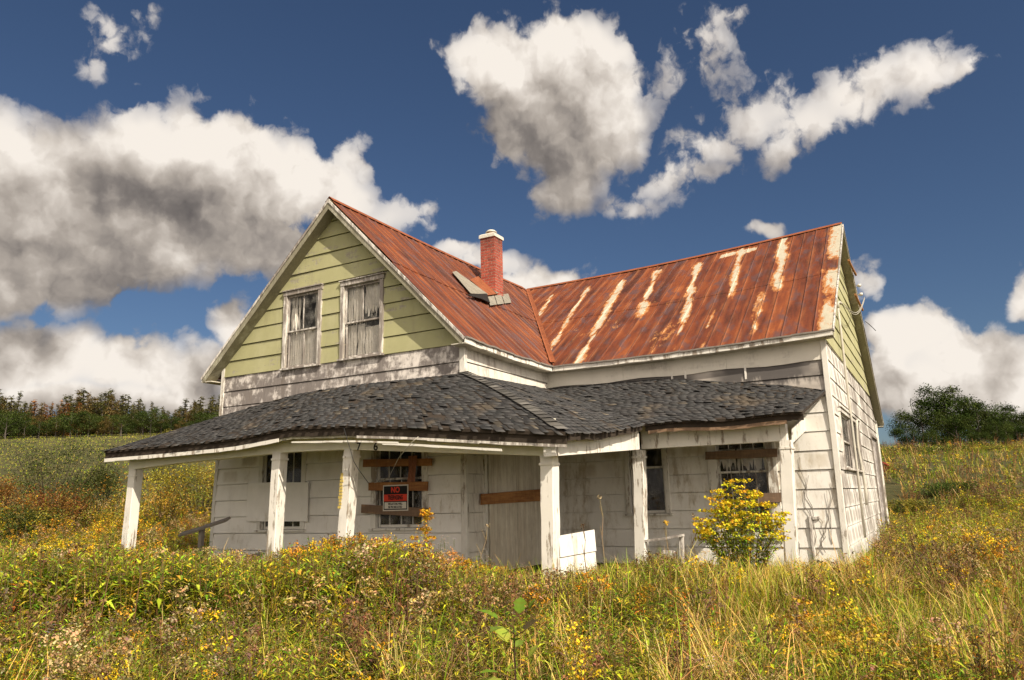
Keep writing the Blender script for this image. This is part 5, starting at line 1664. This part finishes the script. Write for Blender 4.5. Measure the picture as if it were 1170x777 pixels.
# ================================================================== SINGLE PLANTS, SHRUBS, TREES
def gpt(px, D):
    """ground point under a photo column at a forward distance"""
    d = ray(px, 560); k = D / (d[0] * HF[0] + d[1] * HF[1]); x = CAM[0] + d[0] * k; y = CAM[1] + d[1] * k
    return np.array([x, y, float(ground(x, y))])


def zat(py, P_):
    """height at which a photo row passes over a ground point"""
    v = P_ - CAM; lo, hi = -3.0, 40.0
    for _ in range(50):
        m = (lo + hi) / 2
        if pj((P_[0], P_[1], m))[1] > py: lo = m
        else: hi = m
    return lo


def split_parts(root, org, parts, mat='leaf'):
    for nm, p in parts:
        V, Q, C = p.done()
        if not len(Q): continue
        me = np_mesh(nm, V, Q, C, MT[mat]); ob = bpy.data.objects.new(nm, me); COL.objects.link(ob); ob.parent = root


def bush(name, loc, h, r, label, leafc, head=None, stems=40, leafn=26, ll=.09, cat='plant', group=None, bare=.25, headn=26, hk=.012, seed=0, flat=.7):
    global rnd
    keep = rnd; rnd = random.Random(seed)
    root = empty(name, tuple(loc), label, cat, group); a_, b_, c_ = Plant(), Plant(), Plant()
    for s_ in range(stems):
        az = rnd.uniform(0, 6.28); rr = math.sqrt(rnd.random()); tip = np.array([math.cos(az) * rr * r, math.sin(az) * rr * r * .9, h * (1 - (1 - flat) * rr ** 2) * rnd.uniform(.62, 1.05)]); bb = np.array([math.cos(az) * rr * r * .35, math.sin(az) * rr * r * .35, 0]); mid = bb * .6 + tip * .4 + np.array([0, 0, h * .12])
        sc = jit((.15, .11, .06)); a_.stick(bb, mid, .006, sc); a_.stick(mid, tip, .004, sc)
        for k in range(leafn):
            f = bare + (1 - bare) * (k + rnd.random()) / leafn; q = bb + (mid - bb) * f * 2 if f < .5 else mid + (tip - mid) * (f * 2 - 1)
            cl = leafc[int(rnd.random() * len(leafc))]; L_ = ll * rnd.uniform(.6, 1.3) * (1.2 - .5 * f)
            b_.leaf(q, k * 2.4 + rnd.uniform(-.6, .6), rnd.uniform(-.5, .7), L_, L_ * rnd.uniform(.2, .34), jit(cl, .35))
        if head and rnd.random() < .92:
            for k in range(5):
                a2 = k * 2.4; e = tip + np.array([math.cos(a2), math.sin(a2), .35]) * .085 * rnd.uniform(.5, 1.2)
                c_.fluff(e, .016, jit(head, .22), hk, headn // 5)
            c_.fluff(tip + (0, 0, .02), .022, jit(head, .2), hk, headn // 4)
            for k in range(1): c_.fluff(mid + (tip - mid) * rnd.uniform(.45, .9) + np.array([rnd.gauss(0, .05), rnd.gauss(0, .05), 0]), .018, jit(head, .25), hk, headn // 5)
    if stems < 20:
        o_ = len(b_.V); b_.V += c_.V; b_.C += c_.C; b_.Q += [tuple(i + o_ for i in q) for q in c_.Q]; c_ = Plant()
    split_parts(root, loc, [('stem', a_), ('foliage', b_), ('flower_head', c_)]); rnd = keep; return root


# goldenrod bush in front of the right porch window
g0 = gpt(842, 12.1); bush('goldenrod_bush', g0, zat(554, g0) - g0[2], .70, 'tall bushy goldenrod in yellow flower before the right porch window', (G1, G2, G3), (.66, .51, .03), 96, 38, .10, bare=.28, headn=46, hk=.017, seed=3, flat=.66)
g0 = gpt(486, 12.6); bush('goldenrod_plant', g0, zat(580, g0) - g0[2], .22, 'single tall goldenrod with orange yellow plumes under the warning sign', (YL, OR_, G3), (.62, .36, .03), 9, 22, .11, bare=.5, headn=60, hk=.016, seed=5, flat=.55)
g0 = gpt(431, 12.4); bush('goldenrod_plant', g0, zat(602, g0) - g0[2], .2, 'short goldenrod turning orange just right of the third porch post', (YL, G3, OR_), (.5, .33, .06), 8, 22, .10, bare=.4, headn=50, hk=.014, seed=6)
g0 = gpt(396, 12.0); bush('goldenrod_plant', g0, zat(612, g0) - g0[2], .35, 'rusty orange goldenrod clump at the foot of the third porch post', (OR_, YL, G2), (.5, .24, .03), 18, 24, .09, bare=.3, headn=40, seed=7)
for i, (px, py, lab) in enumerate(((452, 622, 'white aster clump left of the tall orange goldenrod'), (505, 618, 'white aster clump right of the tall orange goldenrod'), (548, 640, 'white aster clump below the plank on the door'), (478, 632, 'pale aster clump directly beneath the warning sign'))):
    g0 = gpt(px, 11.6 + .2 * i); V, Q, C = KIND['aster'][0]; s_ = (zat(py - 6, g0) - g0[2]) / V[:, 2].max()
    me = np_mesh('aster_plant', V * s_, Q, C, MT['leaf']); ob = bpy.data.objects.new('aster_plant', me); COL.objects.link(ob); ob.location = tuple(g0); tag(ob, lab, 'flower', 'asters in flower before the porch')
for i, (px, py, D, lab) in enumerate(((686, 568, 11.6, 'tallest dry flower stalk, pale, left of the fifth porch post'), (758, 596, 11.2, 'dry stalk with one small yellow head right of the fifth porch post'), (665, 600, 11.0, 'thin brown dead stalk before the added sunlit patch panel'), (545, 600, 11.9, 'bent pale grass stalk left of the door'), (790, 588, 12.4, 'grey thistle stalk left of the yellow goldenrod bush'))):
    g0 = gpt(px, D); h = zat(py, g0) - g0[2]; p = Plant(); c = (.36, .28, .16) if i != 2 else (.15, .09, .045)
    q = np.array([0, 0, 0.0]); 
    for k in range(5):
        q2 = np.array([rnd.gauss(0, .02) + (.05 * k if i == 3 else 0), rnd.gauss(0, .02), h * (k + 1) / 5]); p.stick(q, q2, .011 - .0012 * k, jit(c, .1)); q = q2
        if k in (2, 3): p.stick(q, q + np.array([rnd.uniform(-.12, .12), rnd.uniform(-.1, .1), .16]), .005, c)
    p.fluff(q, .02, (.60, .38, .05) if i == 1 else c, .016 if i == 1 else .012, 24)
    V, Q, C = p.done(); me = np_mesh('dry_stalk', V, Q, C, MT['leaf']); ob = bpy.data.objects.new('dry_stalk', me); COL.objects.link(ob); ob.location = tuple(g0); tag(ob, lab, 'weed', 'dry stalks before the porch')

# broad leaved sapling in the foreground
g0 = gpt(583, 5.1); h = zat(678, g0) - g0[2]; sp_ = empty('sapling', tuple(g0), 'young sapling with broad lobed green leaves at the bottom centre', 'sapling')
ps, pl_ = Plant(), Plant(); top = np.array([.0, 0, h * .78])
ps.stick((0, 0, 0), (.005, 0, h * .45), .009, (.07, .045, .03)); ps.stick((.005, 0, h * .45), top, .007, (.08, .05, .03))
def big_leaf(p, base, az, pit, ln, c):
    d = np.array([math.cos(az) * math.cos(pit), math.sin(az) * math.cos(pit), math.sin(pit)]); sd = np.array([-math.sin(az), math.cos(az), 0]); base = np.array(base); n = 9; prof = (.0, .30, .46, .34, .52, .40, .30, .16, .0)
    rows = []
    for i in range(n):
        f = i / (n - 1); m = base + d * ln * f + np.array([0, 0, -.22 * ln * f * f]); w_ = prof[i] * ln * .70; e = np.array([0, 0, .18 * w_])
        rows.append((m + sd * w_ + e, m, m - sd * w_ + e))
    for A, B in zip(rows[:-1], rows[1:]):
        cc = np.array(jit(c, .1)); p.q((A[1], A[0], B[0], B[1]), (cc * 1.1, cc, cc, cc * 1.1)); p.q((A[2], A[1], B[1], B[2]), (cc, cc * 1.1, cc * 1.1, cc))
lg, ly = (.12, .19, .02), (.25, .28, .04)
for (f, az, pit, ln, c) in ((.80, 1.7, 1.25, .16, lg), (.78, 3.4, .55, .20, lg), (.74, 4.6, .2, .17, (.12, .17, .025)), (.72, -.25, .75, .20, (.30, .24, .17)), (.62, 2.6, .9, .18, ly), (.36, 3.1, .25, .22, ly), (.33, -.2, .45, .20, (.2, .26, .04)), (.28, .5, .1, .22, ly), (.22, 3.7, .05, .2, (.20, .24, .03)), (.18, -.8, .2, .22, lg), (.52, .9, 1.0, .14, ly), (.12, 5.4, .1, .2, ly), (.45, 4.0, .3, .16, lg), (.48, -1.2, .35, .16, (.2, .24, .035)), (.66, 5.3, .5, .14, lg), (.58, 1.9, .5, .14, (.15, .2, .03)), (.26, 2.0, .2, .17, lg), (.84, .7, 1.0, .12, lg), (.40, 5.9, .2, .15, (.28, .28, .05))):
    ln *= .86; bb = np.array([0, 0, h * f]); e = bb + np.array([math.cos(az), math.sin(az), .5]) * .10; ps.stick(bb, e, .004, (.10, .06, .03)); big_leaf(pl_, e, az, pit, ln, c)
split_parts(sp_, g0, [('stem', ps), ('foliage', pl_)])

# bushes of the foreground right, and on the slopes
for i, (px, D, pyt, r, lab, lc, hd) in enumerate((
    (925, 7.0, 688, .50, 'goldenrod bush with orange heads, largest of the lower right corner', (G1, G2, YL), (.55, .33, .03)),
    (962, 6.2, 716, .34, 'low yellow leaved goldenrod right below the orange headed bush', (G1, G2, G3), (.52, .36, .04)),
    (1046, 6.0, 742, .20, 'small yellow goldenrod at the bottom right, standing alone in grass', (G2, G3), (.60, .40, .03)),
    (868, 6.0, 726, .34, 'dark green leafy weed left of the orange goldenrod bush', ((.05, .10, .02), G1, G2), None))):
    g0 = gpt(px, D); bush('goldenrod_bush' if hd else 'leafy_weed', g0, max(.3, zat(pyt, g0) - g0[2]), r, lab, lc, hd, 34, 26, .07, seed=20 + i, bare=.1, flat=.55)


def shrub(px, D, pyt, r, label, cols, seed, group=None, n=4200, ll=.10):
    g0 = gpt(px, D); h = zat(pyt, g0) - g0[2]; rr = random.Random(seed); root = empty('shrub', tuple(g0), label, 'shrub', group); pb, pf = Plant(), Plant()
    cl = [(rr.gauss(0, .42) * r, rr.gauss(0, .42) * r, h * rr.uniform(.28, .88), r * rr.uniform(.22, .46)) for _ in range(22)]
    for (cx, cy, cz, cr) in cl:
        pb.stick((cx * .2, cy * .2, 0), (cx, cy, cz), .018, (.09, .07, .05))
        base = np.array(cols[int(rr.random() * len(cols))]) * rr.uniform(.75, 1.25)
        for i in range(n // 22):
            d = np.array([rr.gauss(0, 1), rr.gauss(0, 1), rr.gauss(0, .9)]); d = d / np.linalg.norm(d) * cr * rr.random() ** .4; q = np.array([cx, cy, cz]) + d
            if q[2] < .05 or q[2] > h * 1.05: continue
            pf.leaf(q, rr.uniform(0, 6.28), rr.uniform(-.6, .8), ll * rr.uniform(.6, 1.3), ll * .42, tuple(base * rr.uniform(.7, 1.3)), two=False)
    split_parts(root, g0, [('stem', pb), ('foliage', pf)], 'treeleaf'); return root


DG, MG, OG = (.045, .075, .018), (.085, .12, .03), (.13, .14, .04)
shrub(58, 33, 500, 2.3, 'dark olive green shrub on the field edge at the far left', (DG, MG, OG), 1)
shrub(120, 35, 533, 1.6, 'lower olive shrub just right of the dark one at the field edge', (MG, OG, OG), 2)
shrub(5, 30, 545, 1.6, 'orange leaved shrub cut by the left edge of the picture', ((.36, .17, .04), (.24, .13, .04), MG), 3)
shrub(75, 27, 556, 1.9, 'rusty red and orange shrub below the dark olive one', ((.27, .10, .04), (.36, .19, .04), OG, MG), 4)
shrub(190, 28, 532, 1.9, 'yellow orange shrub seen under the porch roof right of the end post', ((.46, .34, .04), (.42, .24, .04), (.24, .25, .04), (.40, .36, .05)), 5)
shrub(228, 30, 525, 1.8, 'orange shrub against the left corner of the house', ((.44, .24, .03), (.48, .36, .05), OG, (.30, .28, .05)), 6)
shrub(30, 24, 580, 1.5, 'green and yellow shrub below the rusty one at the left edge', (MG, OG, (.30, .26, .04)), 7)
shrub(180, 46, 488, 1.2, 'pale yellow green bush sticking up behind the porch roof edge', ((.30, .27, .07), (.22, .21, .06)), 8)
shrub(1085, 33, 552, 1.5, 'dark green round bush in the middle of the right slope', (DG, MG, MG), 9)
shrub(1125, 38, 545, 2.2, 'yellowish bush right of the dark round one', ((.26, .22, .05), OG, MG), 10)
shrub(1110, 56, 512, 2.6, 'bright yellow flowering bush below the big dark trees', ((.50, .42, .06), (.30, .28, .05), MG), 11, ll=.2)
shrub(1045, 55, 512, 3.2, 'olive bush at the top of the slope left of the yellow one', (DG, MG, OG), 12, ll=.2)
shrub(1160, 52, 520, 3.2, 'brownish bush at the right edge of the slope', (OG, (.17, .12, .05), MG), 13, ll=.2)
shrub(1040, 30, 572, 1.3, 'low yellow green bush close to the right corner of the house', ((.24, .22, .04), MG, (.34, .28, .05)), 14)


def tree_mesh(seed, h, r, cols, leaves, ll, limbs=9, base=.25, shape='round'):
    rr = random.Random(seed); tb = MB(); pf = Plant()
    lean = np.array([rr.gauss(0, .04), rr.gauss(0, .04), 1]) * h
    trunk = [lean * f * (.95 if f else 1) + np.array([rr.gauss(0, .01), rr.gauss(0, .01), 0]) * h * (f > 0) for f in (-.05, .2, .45, .7, .92)]
    tr = h * .022; tb.tube(trunk, [tr * 1.3, tr, tr * .75, tr * .45, tr * .12], 7); tips = []
    for k in range(limbs):
        f = base + (.92 - base) * (k + rr.random()) / limbs; az = k * 2.4 + rr.uniform(-.5, .5)
        q = np.array([np.interp(f, (-.05, .2, .45, .7, .92), [t[i] for t in trunk]) for i in range(3)])
        prof = math.sin(math.pi * min(1, max(.12, (f - base) / (1 - base) * .8 + .18))) ** .6 if shape == 'round' else 1.05 - f
        ln = r * prof * rr.uniform(.7, 1.15); up = rr.uniform(.15, .6) if shape == 'round' else rr.uniform(-.15, .2)
        e = q + np.array([math.cos(az), math.sin(az), up]) * ln; m = (q + e) / 2 + np.array([0, 0, .06 * ln]); tb.tube([q, m, e], [tr * .42, tr * .28, tr * .08], 5); tips += [(m, ln * .40), (e, ln * .46), ((m + e) / 2 + np.array([rr.gauss(0, .2), rr.gauss(0, .2), rr.gauss(0, .15)]) * ln, ln * .40)]
        for s_ in range(2):
            e2 = m + np.array([math.cos(az + (s_ - .5) * 1.9), math.sin(az + (s_ - .5) * 1.9), up * rr.uniform(.2, 1.6)]) * ln * .55; tb.tube([m, e2], [tr * .2, tr * .05], 4); tips.append((e2, ln * .36))
    tips.append((trunk[-1], r * .28))
    if shape != 'round':
        for f in (.15, .3, .42, .54, .64, .74, .83, .91): tips.append((np.array([np.interp(f, (-.05, .2, .45, .7, .92), [t[i] for t in trunk]) for i in range(3)]), r * (1.0 - f) * .55 + .22))
    wsum = sum(w_ ** 2 for _, w_ in tips)
    for (c, w_) in tips:
        col = np.array(cols[int(rr.random() * len(cols))]) * rr.uniform(.7, 1.25); n = max(3, int(leaves * w_ ** 2 / wsum))
        for i in range(n):
            d = np.array([rr.gauss(0, 1), rr.gauss(0, 1), rr.gauss(0, .75)]); d = d / np.linalg.norm(d) * w_ * (rr.random() ** .45)
            if shape != 'round': d *= np.array([.62, .62, 1.25])
            pf.leaf(c + d, rr.uniform(0, 6.28), rr.uniform(-.8, .8), ll * rr.uniform(.6, 1.4), ll * .5, tuple(col * rr.uniform(.65, 1.35)), two=False)
    V, Q, C = pf.done()
    mt_ = bpy.data.meshes.new('trunk'); mt_.from_pydata([tuple(v) for v in tb.v], [], tb.f); mt_.materials.append(MT['bark']); mt_.update()
    return mt_, np_mesh('crown', V, Q, C, MT['treeleaf'])


def place_tree(meshes, loc, s_, rz, label, group=None, name='broadleaf_tree', wx=1.0):
    root = empty(name, tuple(loc), label, 'tree', group); root.rotation_euler = (0, 0, rz); root.scale = (s_ * wx, s_ * wx, s_ * rnd.uniform(.94, 1.08))
    for nm, me in (('trunk', meshes[0]), ('crown', meshes[1])):
        o = bpy.data.objects.new(nm, me); COL.objects.link(o); o.parent = root
    return root


TD = [tree_mesh(40 + i, 10, 4.6, ((.035, .06, .013), (.06, .09, .02), (.085, .11, .028)), 8500, .38, 13, .03) for i in range(3)]
TS = [tree_mesh(60 + i, 10, 2.6, ((.04, .06, .018), (.06, .075, .024)), 3000, .32, 11, .15) for i in range(2)]
for px, pyt, D, k, lab in ((1066, 464, 76, 0, 'dark spreading tree at the left end of the clump on the right hill'), (1092, 446, 78, 1, 'tallest dark tree of the clump on the right hill'), (1116, 456, 80, 2, 'dark tree right of the tallest in the hill clump'), (1044, 484, 74, 1, 'small dark tree nearest the house gable on the right hill'), (1104, 470, 72, 0, 'dark tree standing in front of the tallest on the right hill')):
    g0 = gpt(px, D); place_tree(TD[k], g0, (zat(pyt, g0) - g0[2]) / 10.0, rnd.uniform(0, 6), lab)
for px, pyt, D, k, lab in ((1130, 455, 78, 0, 'thin open tree just right of the dark hill clump'), (1146, 466, 80, 1, 'slender sparse tree second from the right edge'), (1160, 476, 78, 0, 'thin open tree at the right edge of the hill'), (1186, 466, 82, 1, 'thin tree beyond the right edge of the hill')):
    g0 = gpt(px, D); place_tree(TS[k], g0, (zat(pyt, g0) - g0[2]) / 10.0, rnd.uniform(0, 6), lab)
for px, pyt, D, k, lab in ((1150, 484, 70, 2, 'low dark bushy tree under the slender sparse trees'), (1172, 482, 72, 1, 'low bushy tree at the right picture edge'), (1168, 466, 84, 1, 'broad tree standing behind the thin ones at the right edge'), (1140, 474, 86, 2, 'broad dark tree behind the thin open trees of the hill'), (1126, 494, 66, 0, 'low dark bush in front of the right side of the hill clump'), (1070, 494, 66, 2, 'low dark bush in front of the left side of the hill clump')):
    g0 = gpt(px, D); place_tree(TD[k], g0, (zat(pyt, g0) - g0[2]) / 10.0, rnd.uniform(0, 6), lab)

# wood along the far edge of the left field
WB1 = [tree_mesh(80 + i, 10, 2.0, c, 2200, .36, 22, .04, 'spire') for i, c in enumerate((((.22, .16, .06), (.25, .19, .07)), ((.15, .14, .05), (.19, .17, .06)), ((.36, .17, .055), (.28, .15, .055)), ((.11, .125, .045), (.15, .145, .05))))]
WB2 = [tree_mesh(90 + i, 10, 4.4, c, 2200, .50, 10, .03) for i, c in enumerate((((.055, .09, .02), (.07, .105, .025)), ((.085, .125, .028), (.10, .135, .035)), ((.18, .14, .045), (.20, .14, .045))))]
wl = ('olive brown thin tree in the wood beyond the left field', 'dull green thin tree in the wood beyond the left field', 'russet autumn tree in the wood beyond the left field', 'dark green spire tree in the wood beyond the left field')
for row, (D, n) in enumerate(((130, 104), (124, 104))):
    for i in range(n):
        px = -75 + 520 * (i + rnd.random() * .8) / n; top = 452 + 9 * max(0, (px - 90) / 160) + 7 * math.sin(px * .045) + rnd.uniform(-7, 8) + row * 6
        k = rnd.choice((0, 1, 1, 3, 3)) if not (25 < px < 95) else rnd.choice((0, 2, 0, 1, 3))
        g0 = gpt(px, D + rnd.uniform(-2, 2)); place_tree(WB1[k], g0, (zat(top, g0) - g0[2]) / 9.6, rnd.uniform(0, 6), wl[k], 'trees of the wood beyond the left field', 'woodland_tree', rnd.uniform(.8, 1.9))
wl2 = ('dark green bushy tree along the front of the wood', 'bright green bushy tree along the front of the wood', 'brownish bushy tree along the front of the wood')
for i in range(74):
    px = -75 + 520 * (i + rnd.random()) / 74; k = rnd.choice((0, 0, 1, 1, 2)); g0 = gpt(px, 114 + rnd.uniform(-2, 3)); place_tree(WB2[k], g0, max(2.0, zat(476 + rnd.uniform(-9, 9), g0) - g0[2]) / 10.0, rnd.uniform(0, 6), wl2[k], 'bushy trees along the front of the wood', 'bushy_tree')
